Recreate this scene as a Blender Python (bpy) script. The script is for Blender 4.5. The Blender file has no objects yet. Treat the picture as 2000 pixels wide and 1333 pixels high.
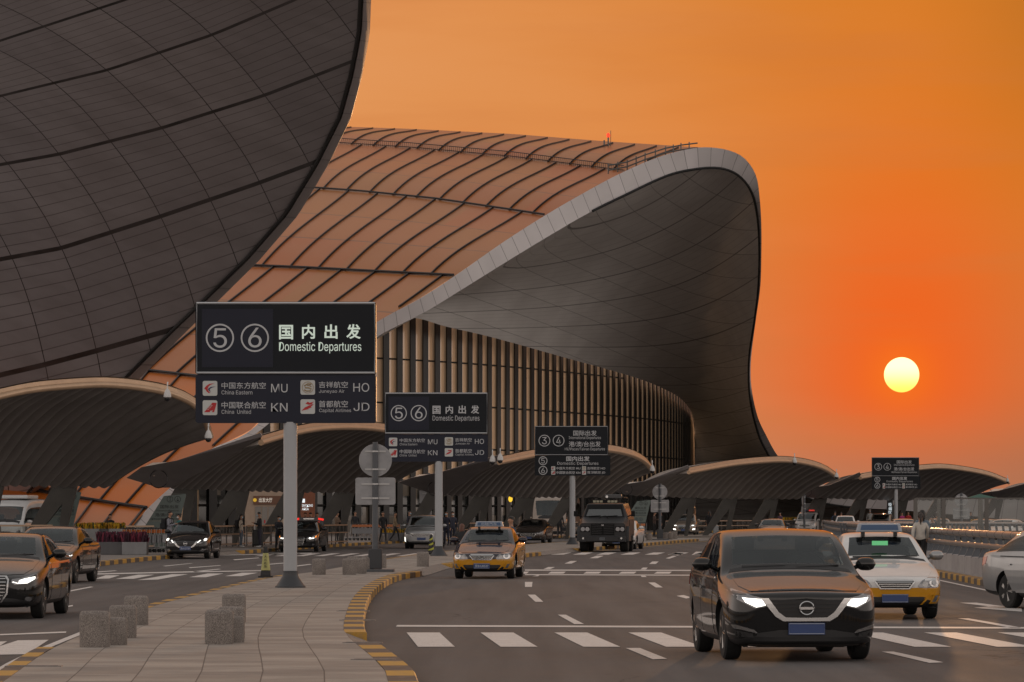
import bpy, bmesh, math, random
from mathutils import Vector, Matrix
from mathutils.bvhtree import BVHTree
from math import sin, cos, pi, radians, sqrt, atan2, floor
C = bpy.context.scene.collection
SC = bpy.context.scene
random.seed(7)
# ---------------------------------------------------------------- camera
F = 7300.0; HY = 1003.0; CH = 1.78          # focal length and horizon in photo pixels, eye height in metres
cam = bpy.data.cameras.new('camera'); camo = bpy.data.objects.new('camera', cam); C.objects.link(camo)
cam.sensor_width = 36; cam.lens = F/2000*36; cam.shift_y = (HY-666.5)/2000
cam.clip_start = 1; cam.clip_end = 20000
camo.location = (0, 0, CH); camo.rotation_euler = (pi/2, 0, 0)
SC.camera = camo
# ---------------------------------------------------------------- sky
AZ = math.atan2(761, F); EL = math.atan2(HY-734, F)
W = bpy.data.worlds.new('World'); SC.world = W; W.use_nodes = True
def build_world():
    nt = W.node_tree; nt.nodes.clear(); N = nt.nodes; Lk = nt.links
    def nd(t, **k):
        n = N.new(t)
        for a, b in k.items(): setattr(n, a, b)
        return n
    def math_(op, a, b=None, c=None, clamp=False):
        n = nd('ShaderNodeMath', operation=op, use_clamp=clamp)
        for i, v in enumerate((a, b, c)):
            if v is None: continue
            if isinstance(v, (int, float)): n.inputs[i].default_value = v
            else: Lk.new(v, n.inputs[i])
        return n.outputs[0]
    def mix(f, a, b):
        n = nd('ShaderNodeMix', data_type='RGBA')
        for s, v in ((n.inputs[0], f), (n.inputs[6], a), (n.inputs[7], b)):
            if isinstance(v, tuple): s.default_value = (*v, 1)
            elif isinstance(v, (int, float)): s.default_value = v
            else: Lk.new(v, s)
        return n.outputs[2]
    tc = nd('ShaderNodeTexCoord'); sep = nd('ShaderNodeSeparateXYZ'); Lk.new(tc.outputs['Generated'], sep.inputs[0])
    X, Y, Z = sep.outputs
    az = math_('ARCTAN2', X, Y)                         # azimuth from straight ahead, to the right
    el = math_('ARCSINE', Z)
    da = math_('SUBTRACT', az, AZ); de = math_('SUBTRACT', el, EL)
    def smooth(v, lo, hi):
        n = nd('ShaderNodeMapRange', interpolation_type='SMOOTHSTEP')
        Lk.new(v, n.inputs[0]); n.inputs[1].default_value = lo; n.inputs[2].default_value = hi
        return n.outputs[0]
    def gauss(sa, su, sd):
        a = math_('DIVIDE', da, sa)
        up = math_('DIVIDE', math_('MAXIMUM', de, 0.0), su); dn = math_('DIVIDE', math_('MINIMUM', de, 0.0), sd)
        s = math_('ADD', math_('MULTIPLY', a, a), math_('ADD', math_('MULTIPLY', up, up), math_('MULTIPLY', dn, dn)))
        return math_('EXPONENT', math_('MULTIPLY', s, -1.0))
    # hazy band near the sun: peach on the left, amber on the right, red-orange round the sun
    ns = nd('ShaderNodeTexNoise'); ns.inputs['Scale'].default_value = 5; ns.inputs['Detail'].default_value = 6; ns.inputs['Roughness'].default_value = .55
    mp = nd('ShaderNodeMapping'); mp.inputs['Scale'].default_value = (1.6, 1.6, 9); mp.inputs['Rotation'].default_value = (0, radians(6), 0)
    Lk.new(tc.outputs['Generated'], mp.inputs[0]); Lk.new(mp.outputs[0], ns.inputs['Vector'])
    wob = math_('MULTIPLY', math_('SUBTRACT', ns.outputs['Fac'], .5), .10)
    t = smooth(math_('ADD', math_('ADD', az, math_('MULTIPLY', el, .25)), wob), -.06, .17)
    top = mix(t, (.76, .31, .105), (.68, .205, .022))
    low = mix(t, (.70, .29, .145), (.38, .158, .088))
    band = mix(smooth(el, .0, .10), low, top)
    corner = math_('MULTIPLY', smooth(az, .10, .17), smooth(el, .05, .14))
    band = mix(math_('MULTIPLY', corner, .75), band, (.36, .135, .016))
    band = mix(math_('MULTIPLY', gauss(.070, .070, .021), .58), band, (.84, .16, .018))
    band = mix(math_('MULTIPLY', gauss(.028, .048, .018), .68), band, (.94, .105, .005))
    st = nd('ShaderNodeMapping'); st.inputs['Scale'].default_value = (3, 3, 26); st.inputs['Rotation'].default_value = (0, radians(-4), 0); Lk.new(tc.outputs['Generated'], st.inputs[0])
    sn = nd('ShaderNodeTexNoise'); sn.inputs['Scale'].default_value = 3.2; sn.inputs['Detail'].default_value = 5; sn.inputs['Roughness'].default_value = .5; Lk.new(st.outputs[0], sn.inputs['Vector'])
    band = mix(math_('MULTIPLY', smooth(sn.outputs['Fac'], .45, .75), .30), band, (.60, .19, .05))
    # the rest of the dome: brightened low down behind the camera as added fill, dull blue-grey overhead
    anti = mix(smooth(el, .02, .6), (1.22, 1.05, .94), (.58, .55, .53))
    dome = mix(smooth(math_('COSINE', da), .55, .97), anti, band)
    dome = mix(smooth(el, .16, .75), dome, (.50, .465, .44))
    sky = nd('ShaderNodeTexSky', sky_type='NISHITA', sun_disc=False, sun_elevation=EL, sun_rotation=AZ)
    sk = nd('ShaderNodeVectorMath', operation='SCALE'); Lk.new(sky.outputs[0], sk.inputs[0]); sk.inputs['Scale'].default_value = .05
    hi = nd('ShaderNodeVectorMath', operation='MULTIPLY'); Lk.new(sk.outputs[0], hi.inputs[0])
    up = smooth(el, .2, .8); cb = nd('ShaderNodeCombineXYZ')
    for i in range(3): Lk.new(up, cb.inputs[i])
    Lk.new(cb.outputs[0], hi.inputs[1])
    add = nd('ShaderNodeVectorMath', operation='ADD'); Lk.new(dome, add.inputs[0]); Lk.new(hi.outputs[0], add.inputs[1])
    # the sun's disc, a little yellower towards its lower edge
    r2 = math_('ADD', math_('MULTIPLY', math_('MULTIPLY', da, cos(EL)), math_('MULTIPLY', da, cos(EL))), math_('MULTIPLY', de, de))
    rr = math_('SQRT', r2)
    disc = smooth(rr, .00475, .00455)
    dcol = mix(smooth(de, -.0045, .003), (1.9, 1.0, .16), (2.2, 1.8, .8))
    halo = math_('EXPONENT', math_('MULTIPLY', math_('MULTIPLY', math_('DIVIDE', rr, .0085), math_('DIVIDE', rr, .0085)), -1.0))
    hz = mix(math_('MULTIPLY', halo, .55), add.outputs[0], (1.0, .20, .012))
    out = mix(disc, hz, dcol)
    out = mix(smooth(el, -.002, -.02), out, (.16, .12, .10))
    bg = nd('ShaderNodeBackground'); Lk.new(out, bg.inputs[0]); bg.inputs[1].default_value = SKY
    o = nd('ShaderNodeOutputWorld'); Lk.new(bg.outputs[0], o.inputs[0])
SKY = 1.0
build_world()
sl = bpy.data.lights.new('sun', 'SUN'); sl.energy = .35; sl.angle = radians(.53); sl.color = (1, .50, .20)
so = bpy.data.objects.new('sun', sl); C.objects.link(so)
sd = Vector((sin(AZ)*cos(EL), cos(AZ)*cos(EL), sin(EL)))
so.rotation_euler = sd.to_track_quat('Z', 'Y').to_euler(); so.location = (30, 200, 60)
SC.view_settings.view_transform = 'Standard'; SC.view_settings.look = 'None'
SC.view_settings.exposure = 0; SC.view_settings.gamma = 1
SC.render.engine = 'CYCLES'; SC.cycles.use_denoising = True
SC.cycles.max_bounces = 6; SC.cycles.transparent_max_bounces = 12; SC.cycles.caustics_reflective = False; SC.cycles.caustics_refractive = False
SC.cycles.sample_clamp_indirect = 4
# ---------------------------------------------------------------- helpers
def P(x, y, d): return Vector(((x-1000)/F*d, d, CH+(HY-y)/F*d))          # photo ray at a chosen distance
def G(x, y, z=0.0): return P(x, y, F*(CH-z)/(y-HY))                       # where a photo ray meets level z
MATS = {}
def mat(name, col, rough=.5, metal=0., var=.0, scale=3., coat=0., emis=None, es=0., bump=0., bscale=40., spec=.5, dirt=None):
    if name in MATS: return MATS[name]
    m = bpy.data.materials.new(name); m.use_nodes = True; MATS[name] = m
    nt = m.node_tree; b = nt.nodes['Principled BSDF']; Lk = nt.links
    b.inputs['Base Color'].default_value = (*col, 1); b.inputs['Roughness'].default_value = rough
    b.inputs['Metallic'].default_value = metal; b.inputs['Coat Weight'].default_value = coat; b.inputs['Coat Roughness'].default_value = .04
    b.inputs['Specular IOR Level'].default_value = spec
    if emis: b.inputs['Emission Color'].default_value = (*emis, 1); b.inputs['Emission Strength'].default_value = es
    tc = nt.nodes.new('ShaderNodeTexCoord')
    if var:
        n = nt.nodes.new('ShaderNodeTexNoise'); n.inputs['Scale'].default_value = scale; n.inputs['Detail'].default_value = 6; n.inputs['Roughness'].default_value = .6
        Lk.new(tc.outputs['Object'], n.inputs['Vector'])
        r = nt.nodes.new('ShaderNodeMix'); r.data_type = 'RGBA'
        mr = nt.nodes.new('ShaderNodeMapRange'); mr.inputs[1].default_value = .3; mr.inputs[2].default_value = .7
        Lk.new(n.outputs['Fac'], mr.inputs[0]); Lk.new(mr.outputs[0], r.inputs[0])
        d = dirt or tuple(c*(1-var) for c in col)
        r.inputs[6].default_value = (*d, 1); r.inputs[7].default_value = (*[min(1, c*(1+var*.6)) for c in col], 1)
        Lk.new(r.outputs[2], b.inputs['Base Color'])
        m2 = nt.nodes.new('ShaderNodeMapRange'); m2.inputs[3].default_value = min(1, rough*1.15); m2.inputs[4].default_value = rough*.85
        Lk.new(n.outputs['Fac'], m2.inputs[0]); Lk.new(m2.outputs[0], b.inputs['Roughness'])
    if bump:
        n2 = nt.nodes.new('ShaderNodeTexNoise'); n2.inputs['Scale'].default_value = bscale; n2.inputs['Detail'].default_value = 4
        Lk.new(tc.outputs['Object'], n2.inputs['Vector'])
        bp = nt.nodes.new('ShaderNodeBump'); bp.inputs['Strength'].default_value = bump; bp.inputs['Distance'].default_value = .02
        Lk.new(n2.outputs['Fac'], bp.inputs['Height']); Lk.new(bp.outputs[0], b.inputs['Normal'])
    return m
class NT:                                             # tiny node-graph writer
    def __init__(s, m): s.nt = m.node_tree; s.b = s.nt.nodes['Principled BSDF']
    def n(s, t, **k):
        x = s.nt.nodes.new(t)
        for a, v in k.items(): setattr(x, a, v)
        return x
    def put(s, sock, v):
        if isinstance(v, tuple): sock.default_value = (*v, 1) if len(sock.default_value) == 4 and len(v) == 3 else v
        elif isinstance(v, (int, float)): sock.default_value = v
        else: s.nt.links.new(v, sock)
    def m(s, op, a, b=None, clamp=False):
        x = s.n('ShaderNodeMath', operation=op, use_clamp=clamp); s.put(x.inputs[0], a)
        if b is not None: s.put(x.inputs[1], b)
        return x.outputs[0]
    def mix(s, f, a, b):
        x = s.n('ShaderNodeMix', data_type='RGBA'); s.put(x.inputs[0], f); s.put(x.inputs[6], a); s.put(x.inputs[7], b); return x.outputs[2]
    def noise(s, vec, scale, detail=5, rough=.55, dist=0):
        x = s.n('ShaderNodeTexNoise'); s.put(x.inputs['Scale'], scale); s.put(x.inputs['Detail'], detail); s.put(x.inputs['Roughness'], rough); s.put(x.inputs['Distortion'], dist)
        if vec: s.put(x.inputs['Vector'], vec)
        return x.outputs['Fac']
    def ramp(s, v, lo, hi, a=0., b=1.):
        x = s.n('ShaderNodeMapRange'); s.put(x.inputs[0], v); s.put(x.inputs[1], lo); s.put(x.inputs[2], hi); s.put(x.inputs[3], a); s.put(x.inputs[4], b); return x.outputs[0]
    def line(s, v, period, width, off=0.):                 # 1 inside a line of the given width at every period
        f = s.m('FRACT', s.m('DIVIDE', s.m('ADD', v, off+1000*period), period))
        return s.m('LESS_THAN', s.m('MULTIPLY', s.m('MINIMUM', f, s.m('SUBTRACT', 1., f)), period), width/2)
    def cell(s, v, period): return s.m('FLOOR', s.m('DIVIDE', v, period))
    def sep(s, vec):
        x = s.n('ShaderNodeSeparateXYZ'); s.put(x.inputs[0], vec); return x.outputs
    def comb(s, a, b, c=0.):
        x = s.n('ShaderNodeCombineXYZ'); s.put(x.inputs[0], a); s.put(x.inputs[1], b); s.put(x.inputs[2], c); return x.outputs[0]
    def white(s, vec):
        x = s.n('ShaderNodeTexWhiteNoise'); s.put(x.inputs['Vector'], vec); return x.outputs['Value']
    def coord(s, kind='Object'): return s.n('ShaderNodeTexCoord').outputs[kind]
    def col(s, v): s.put(s.b.inputs['Base Color'], v)
    def rough(s, v): s.put(s.b.inputs['Roughness'], v)
    def bump(s, h, strength, dist=.02):
        x = s.n('ShaderNodeBump'); x.inputs['Strength'].default_value = strength; x.inputs['Distance'].default_value = dist
        s.put(x.inputs['Height'], h); s.put(s.b.inputs['Normal'], x.outputs[0])
class MB:                                             # collects shapes that become ONE mesh
    def __init__(s): s.v = []; s.f = []; s.uv = []; s.mi = []; s.cm = 0
    def vert(s, p): s.v.append(tuple(p)); return len(s.v)-1
    def face(s, ids, uv=None): s.f.append(tuple(ids)); s.uv.append(uv); s.mi.append(s.cm)
    def grid(s, rows, uvs=None, close_u=False, flip=False):
        b = len(s.v); nu = len(rows[0])
        for r in rows: s.v.extend(tuple(p) for p in r)
        for i in range(len(rows)-1):
            for j in range(nu if close_u else nu-1):
                k = (j+1) % nu
                q = [b+i*nu+j, b+i*nu+k, b+(i+1)*nu+k, b+(i+1)*nu+j]
                u = None
                if uvs: u = [uvs[i][j], uvs[i][k], uvs[i+1][k], uvs[i+1][j]]
                if flip: q.reverse(); u = u and u[::-1]
                s.face(q, u)
        return b
    def box(s, c, d, rot=0., tilt=None):
        x, y, z = d[0]/2, d[1]/2, d[2]/2
        M = Matrix.Rotation(rot, 3, 'Z')
        if tilt: M = M @ Matrix.Rotation(tilt[1], 3, tilt[0])
        b = len(s.v)
        for sx, sy, sz in ((-1,-1,-1),(1,-1,-1),(1,1,-1),(-1,1,-1),(-1,-1,1),(1,-1,1),(1,1,1),(-1,1,1)):
            s.v.append(tuple(Vector(c)+M @ Vector((sx*x, sy*y, sz*z))))
        for q in ((3,2,1,0),(4,5,6,7),(0,1,5,4),(1,2,6,5),(2,3,7,6),(3,0,4,7)): s.face([b+i for i in q])
    def prism(s, poly, y0, y1, M=None):                 # (x,z) outline pushed from y0 to y1
        b = len(s.v); n = len(poly)
        a = sum(poly[i][0]*poly[(i+1) % n][1]-poly[(i+1) % n][0]*poly[i][1] for i in range(n))
        if a < 0: poly = poly[::-1]
        for y in (y0, y1):
            for x, z in poly:
                p = Vector((x, y, z)); s.v.append(tuple(M @ p if M else p))
        s.face([b+i for i in range(n)]); s.face([b+n+i for i in reversed(range(n))])
        for i in range(n): j = (i+1) % n; s.face([b+j, b+i, b+n+i, b+n+j])
    def tube(s, pts, r, n=8, cap=True, closed=False):
        pts = [Vector(p) for p in pts]; rows = []
        for i, p in enumerate(pts):
            a = pts[max(i-1, 0)] if not closed else pts[i-1]; c = pts[min(i+1, len(pts)-1)] if not closed else pts[(i+1) % len(pts)]
            t = (c-a).normalized(); up = Vector((0, 0, 1)) if abs(t.z) < .95 else Vector((0, 1, 0))
            u = t.cross(up).normalized(); w = u.cross(t)
            rr = r[i] if isinstance(r, (list, tuple)) else r
            rows.append([p+rr*(cos(2*pi*k/n)*u+sin(2*pi*k/n)*w) for k in range(n)])
        if closed: rows.append(rows[0])
        b = s.grid(rows, close_u=True)
        if cap and not closed:
            s.face([b+k for k in reversed(range(n))]); e = b+(len(rows)-1)*n; s.face([e+k for k in range(n)])
    def lathe(s, prof, c=(0, 0, 0), n=24, axis='Z'):
        c = Vector(c); rows = []
        for r, h in prof:
            row = []
            for k in range(n):
                a = 2*pi*k/n
                if axis == 'Z': row.append(c+Vector((r*cos(a), r*sin(a), h)))
                elif axis == 'X': row.append(c+Vector((h, r*cos(a), r*sin(a))))
                else: row.append(c+Vector((r*sin(a), h, r*cos(a))))
            rows.append(row)
        b = s.grid(rows, close_u=True)
        s.face([b+k for k in reversed(range(n))]); e = b+(len(rows)-1)*n; s.face([e+k for k in range(n)])
    def ball(s, c, r, n=12, m=8):
        c = Vector(c); r = r if isinstance(r, (tuple, list)) else (r, r, r)
        rows = [[c+Vector((r[0]*sin(pi*i/m)*cos(2*pi*k/n), r[1]*sin(pi*i/m)*sin(2*pi*k/n), -r[2]*cos(pi*i/m))) for k in range(n)] for i in range(m+1)]
        s.grid(rows, close_u=True)
    def mesh(s, name, off=None):
        me = bpy.data.meshes.new(name)
        v = s.v if off is None else [(a-off[0], b-off[1], c-off[2]) for a, b, c in s.v]
        me.from_pydata(v, [], s.f)
        if any(s.mi): me.polygons.foreach_set('material_index', s.mi)
        if any(u is not None for u in s.uv):
            lay = me.uv_layers.new(name='UVMap'); k = 0
            for f, u in zip(s.f, s.uv):
                for i in range(len(f)):
                    if u: lay.data[k].uv = u[i]
                    k += 1
        me.validate(); me.update()
        return me
def smooth_mesh(me, ang=40):
    for p in me.polygons: p.use_smooth = True
    try: me.set_sharp_from_angle(angle=radians(ang))
    except Exception: pass
def thing(name, label, cat, loc=(0, 0, 0), rotz=0., group=None):
    o = bpy.data.objects.new(name, None); C.objects.link(o); o.empty_display_size = .3
    o.location = loc; o.rotation_euler = (0, 0, rotz); o['label'] = label; o['category'] = cat
    if group: o['group'] = group
    return o
def part(name, mb, m, parent=None, smooth=None, world=False, label=None, bev=0.):
    off = None
    if world and parent is not None: off = tuple(parent.location)
    me = mb if isinstance(mb, bpy.types.Mesh) else mb.mesh(name, off)
    if isinstance(m, (list, tuple)):
        for x in m: me.materials.append(x)
    elif m: me.materials.append(m)
    if smooth: smooth_mesh(me, smooth)
    o = bpy.data.objects.new(name, me); C.objects.link(o)
    if parent is not None: o.parent = parent
    if label: o['label'] = label
    if bev:
        b = o.modifiers.new('bevel', 'BEVEL'); b.width = bev; b.segments = 2; b.limit_method = 'ANGLE'; b.angle_limit = radians(40)
    return o
def tag(o, label, cat, group=None):
    o['label'] = label; o['category'] = cat
    if group: o['group'] = group
    return o
def struct(name, mb, m, smooth=None):
    o = part(name, mb, m, smooth=smooth); o['kind'] = 'structure'; return o
def clone(root, loc, rotz=None, label=None, scale=None):
    r = root.copy(); C.objects.link(r); r.location = loc
    if rotz is not None: r.rotation_euler = (0, 0, rotz)
    if label: r['label'] = label
    if scale: r.scale = (scale,)*3
    for ch in list(root.children):
        c = ch.copy(); C.objects.link(c); c.parent = r
        for g in list(ch.children):
            h = g.copy(); C.objects.link(h); h.parent = c
    return r
def spline(pts, n):                                     # Catmull-Rom through points of any dimension, n samples by chord length
    pts = [Vector(p) for p in pts]; k = len(pts)
    L = [0.]
    for a, b in zip(pts, pts[1:]): L.append(L[-1]+(b-a).length)
    out = []; i = 0
    for q in range(n):
        t = L[-1]*q/(n-1)
        while i < k-2 and t > L[i+1]: i += 1
        h = L[i+1]-L[i]; u = (t-L[i])/h
        p0, p1, p2, p3 = pts[max(i-1, 0)], pts[i], pts[i+1], pts[min(i+2, k-1)]
        h0 = L[i]-L[i-1] if i > 0 else h; h2 = L[i+2]-L[i+1] if i+2 < k else h
        m1 = (p2-p0)/(h0+h) if i > 0 else (p2-p1)/h
        m2 = (p3-p1)/(h+h2) if i+2 < k else (p2-p1)/h
        u2, u3 = u*u, u*u*u
        out.append((2*u3-3*u2+1)*p1+(u3-2*u2+u)*h*m1+(-2*u3+3*u2)*p2+(u3-u2)*h*m2)
    return out
def interp(tab, x):                                     # piecewise linear table
    if x <= tab[0][0]:
        a, b = tab[0], tab[1]
    elif x >= tab[-1][0]: a, b = tab[-2], tab[-1]
    else:
        for a, b in zip(tab, tab[1:]):
            if a[0] <= x <= b[0]: break
    return a[1]+(b[1]-a[1])*(x-a[0])/(b[0]-a[0])
def strip_box(mb, path, w, z0, z1):                     # kerb or wall of width w to the left side of a ground path [(x,y)], uv = (arc, height)
    pts = [Vector((p[0], p[1], 0)) for p in path]; s = 0; rows = []; uvs = []
    for i, p in enumerate(pts):
        t = (pts[min(i+1, len(pts)-1)]-pts[max(i-1, 0)]).normalized(); nrm = Vector((-t.y, t.x, 0))
        if i: s += (p-pts[i-1]).length
        q = p+nrm*w
        rows.append([Vector((p.x, p.y, z0)), Vector((p.x, p.y, z1-.015)), p+nrm*.015+Vector((0, 0, z1)), Vector((q.x, q.y, z1)), Vector((q.x, q.y, z0))])
        uvs.append([(s, 0), (s, .1), (s, .1), (s, .2), (s, .3)])
    b = mb.grid(rows, uvs, flip=True); n = len(rows)
    mb.face([b+k for k in range(5)]); mb.face([b+(n-1)*5+k for k in reversed(range(5))])
# ================================================================ ground, roads, kerbs, markings
def asphalt():
    m = mat('asphalt', (.05, .044, .044), .75, spec=.3); t = NT(m); c = t.coord()
    a = t.noise(c, 60, 3, .7); b = t.noise(c, .35, 5, .6); d = t.noise(c, 3, 6, .65)
    w = t.n('ShaderNodeMapping'); w.inputs['Scale'].default_value = (1.5, .05, 1); t.put(w.inputs[0], c)
    e = t.noise(w.outputs[0], 1.2, 4, .5)                     # worn wheel tracks along the lanes
    f = t.m('ADD', t.m('MULTIPLY', t.ramp(a, .3, .7), .60), t.m('ADD', t.m('MULTIPLY', t.ramp(b, .3, .7), .26), t.m('MULTIPLY', t.ramp(e, .35, .65), .38)))
    k = t.mix(f, (.046, .042, .041), (.134, .120, .116))
    k = t.mix(t.m('GREATER_THAN', d, .73), k, (.032, .028, .028))
    vo = t.n('ShaderNodeTexVoronoi', feature='DISTANCE_TO_EDGE'); vo.inputs['Scale'].default_value = .16; wv = t.n('ShaderNodeVectorMath', operation='ADD'); nz = t.n('ShaderNodeTexNoise'); nz.inputs['Scale'].default_value = .9; nz.inputs['Detail'].default_value = 6; t.put(nz.inputs['Vector'], c); t.put(wv.inputs[0], c); t.put(wv.inputs[1], nz.outputs['Color']); t.put(vo.inputs['Vector'], wv.outputs[0])
    ck = t.m('MULTIPLY', t.m('LESS_THAN', vo.outputs['Distance'], .0035), t.ramp(t.noise(c, .12, 3), .48, .6)); k = t.mix(t.m('MULTIPLY', ck, .6), k, (.018, .016, .016))
    t.col(k); t.rough(t.ramp(b, .3, .7, .68, .88)); t.bump(a, .5, .01); return m
def stone(name, dark, light, sp=85., rough=.75):
    m = mat(name, light, rough); t = NT(m); c = t.coord()
    a = t.noise(c, sp, 2, .7); b = t.noise(c, 2.5, 5); 
    k = t.mix(t.ramp(a, .36, .64), dark, light)
    k = t.mix(t.m('MULTIPLY', t.ramp(b, .4, .75), .35), k, tuple(x*.6 for x in dark))
    t.col(k); t.bump(a, .25, .004); return m
def paving():
    m = mat('paving', (.3, .26, .24), .7); t = NT(m); uv = t.n('ShaderNodeUVMap').outputs[0]; s = t.sep(uv)
    u, v = s[0], s[1]; c = t.coord()
    row = t.cell(v, 1.62)
    uo = t.m('ADD', u, t.m('MULTIPLY', t.m('MODULO', row, 2.), .0))
    j = t.m('MAXIMUM', t.line(v, 1.62, .014), t.line(uo, 1.0, .022))
    tone = t.white(t.comb(t.cell(uo, 1.0), t.cell(v, .54)))
    fine = t.noise(c, 55, 3, .7); st = t.noise(c, .7, 6, .65)
    w = t.n('ShaderNodeMapping'); w.inputs['Scale'].default_value = (.6, 2.2, 1); t.put(w.inputs[0], c)
    wipe = t.noise(w.outputs[0], 1.5, 5, .6)
    k = t.mix(tone, (.245, .212, .183), (.385, .34, .295))
    k = t.mix(t.m('MULTIPLY', t.ramp(fine, .35, .65), .35), k, (.18, .15, .14))
    k = t.mix(t.m('MULTIPLY', t.ramp(st, .42, .72), .6), k, (.14, .118, .108))
    k = t.mix(t.m('MULTIPLY', t.ramp(wipe, .55, .72), .35), k, (.42, .37, .34))
    k = t.mix(t.m('MULTIPLY', t.line(v, .54, .010), .35), k, (.12, .10, .09))
    k = t.mix(t.m('MULTIPLY', j, .85), k, (.05, .042, .04))
    t.col(k); t.rough(t.ramp(st, .3, .7, .6, .8)); t.bump(t.m('MULTIPLY', j, -1.), .4, .006); return m
def kerb_paint(name='kerb_paint', period=2.5):
    m = mat(name, (.4, .25, .03), .6); t = NT(m); s = t.sep(t.n('ShaderNodeUVMap').outputs[0]); c = t.coord()
    y = t.m('LESS_THAN', t.m('FRACT', t.m('DIVIDE', s[0], period)), .5)
    n = t.noise(c, 5, 6, .7); n2 = t.noise(c, 30, 4, .7)
    k = t.mix(y, (.060, .050, .042), (.50, .27, .035))
    k = t.mix(t.m('MULTIPLY', t.ramp(n, .5, .72), .75), k, (.22, .17, .13))
    k = t.mix(t.m('MULTIPLY', t.ramp(n2, .5, .8), .5), k, (.07, .06, .05))
    k = t.mix(t.m('MULTIPLY', t.line(s[0], period/2, .03), .8), k, (.04, .035, .03))
    t.col(k); return m
def road_paint():
    m = mat('road_paint', (.72, .69, .66), .6); t = NT(m); c = t.coord()
    n = t.noise(c, 3, 6, .7); n2 = t.noise(c, 45, 3, .7)
    k = t.mix(t.ramp(n, .3, .7), (.60, .56, .53), (.76, .72, .69))
    k = t.mix(t.m('MULTIPLY', t.ramp(n2, .46, .70), .60), k, (.20, .18, .17)); t.col(k); return m
ASPH = asphalt(); PAVE = paving(); KERB = kerb_paint(); RP = road_paint()
GRAN = stone('granite', (.085, .072, .064), (.34, .295, .265))
CONC = mat('concrete', (.34, .315, .30), .8, var=.22, scale=1.2, bump=.15, bscale=30)
g = MB(); g.grid([[(-9000, -50, -.03), (9000, -50, -.03)], [(-9000, 14000, -.03), (9000, 14000, -.03)]])
struct('ground', g, mat('far_ground', (.10, .085, .08), .95, spec=.05, var=.3, scale=.05))
g = MB(); g.grid([[(x, y, 0) for x in (-60, -20, 0, 20, 60, 120)] for y in (5, 30, 80, 150, 250, 420)])
struct('road', g, ASPH)
# edges in plan, (distance, sideways)
ISL_R = [(25,-.25),(36,-.89),(39.4,-1.05),(47.2,-1.68),(51.3,-2.0),(60.4,-2.38),(73.5,-2.8),(86.9,-3.03),(100,-2.95),(106,-2.5),(122,-1.95),(145,0),(156.6,1.18),(172,2.95),(195,6.1),(238,11.9),(283,19.4),(330,28)]
ISL_L = [(25,-4.3),(38.8,-5.3),(45.4,-5.75),(57,-6.2),(67.2,-6.5),(78.3,-6.45),(95.2,-6.26),(104.4,-5.7),(128,-4.8),(152.6,-3.6),(163,-2.7),(192,.2),(216,3.2),(238,6.4),(264,10.6),(300,17),(330,23)]
FAR_K = [(25,-14.2),(100,-14),(125,-13.9),(146,-13.4),(162,-11.9),(197,-9.4),(220,-6.9),(260,0),(276,4.5),(310,11),(351,19.2),(400,29)]
RK = [(25,9.9),(60,10.6),(85,11.35),(95,11.65),(109,12.1),(135,13.2),(174,15.3),(215,17.7),(260,21),(300,26)]
def plan(tab, n=60, d0=None, d1=None):
    q = [(b, a) for a, b in tab]; d0 = d0 or tab[0][0]; d1 = d1 or tab[-1][0]
    pts = spline(q, 160); s = [(p.y, p.x) for p in pts]
    return [(interp(s, d0+(d1-d0)*i/(n-1)), d0+(d1-d0)*i/(n-1)) for i in range(n)]
L = plan(ISL_L, 90, 25, 330); R = plan(ISL_R, 90, 25, 330)
g = MB(); rows = []; uvs = []; s = 0
for i, (a, b) in enumerate(zip(L, R)):
    if i: s += ((a[1]-L[i-1][1])**2+(a[0]-L[i-1][0])**2)**.5
    w = b[0]-.30-a[0]-.18
    rows.append([(a[0]+.18+w*k/6, a[1], .15) for k in range(7)]); uvs.append([(k, s) for k in range(7)])
g.grid(rows, uvs)
struct('pavement_island', g, PAVE)
def kerb(name, tab, d0, d1, w, flip=False, m=None, n=70, h=.15):
    pts = plan(tab, n, d0, d1)
    g = MB(); strip_box(g, pts, w, -.02, h+.003); o = struct(name, g, m or KERB); return o
def dropped(tab, d0, d1, side, h=.15, w=.30):            # ramp joining kerb top and road where a crossing leaves the island
    a = plan(tab, 6, d0, d1); g = MB()
    g.grid([[(x-side*w, y, h-.002) for x, y in a], [(x+side*.05, y, .012) for x, y in a]], flip=side < 0)
    struct('kerb_ramp', g, GRAN)
for d0, d1 in ((25, 47.4), (51.2, 105.5), (121, 157), (173, 193), (198, 238), (252, 330)): kerb('kerb', ISL_R, d0, d1, .30)
for d0, d1 in ((47.4, 51.2), (105.5, 121), (157, 173), (193, 198), (238, 252)): dropped(ISL_R, d0, d1, 1)
for d0, d1 in ((25, 45.5), (62, 100), (128, 330)): kerb('kerb', ISL_L, d0, d1, -.18)
for d0, d1 in ((45.5, 62), (100, 128)): dropped(ISL_L, d0, d1, -1, w=.18)
kl = plan(FAR_K, 60, 25, 400)
g = MB(); rows = []; uvs = []
for i, (x, y) in enumerate(kl): rows.append([(-160+k*(x-.2+160)/12, y, .15) for k in range(13)]); uvs.append([((-160+k*(x+160)/12), y) for k in range(13)])
g.grid(rows, uvs)
PAV2 = stone('paving_grey', (.15, .13, .12), (.25, .22, .20), 30)
struct('terminal_pavement', g, PAV2)
for d0, d1 in ((25, 147), (163, 255), (262, 400)): kerb('kerb', FAR_K, d0, d1, .25)
for d0, d1 in ((147, 163), (255, 262)): dropped(FAR_K, d0, d1, 1, w=.25)
rk = plan(RK, 70, 25, 300)
KERB2 = kerb_paint('kerb_paint_dark', 1.7)
g = MB(); strip_box(g, rk[::-1], .28, -.02, .153); struct('kerb', g, KERB2)
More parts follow.
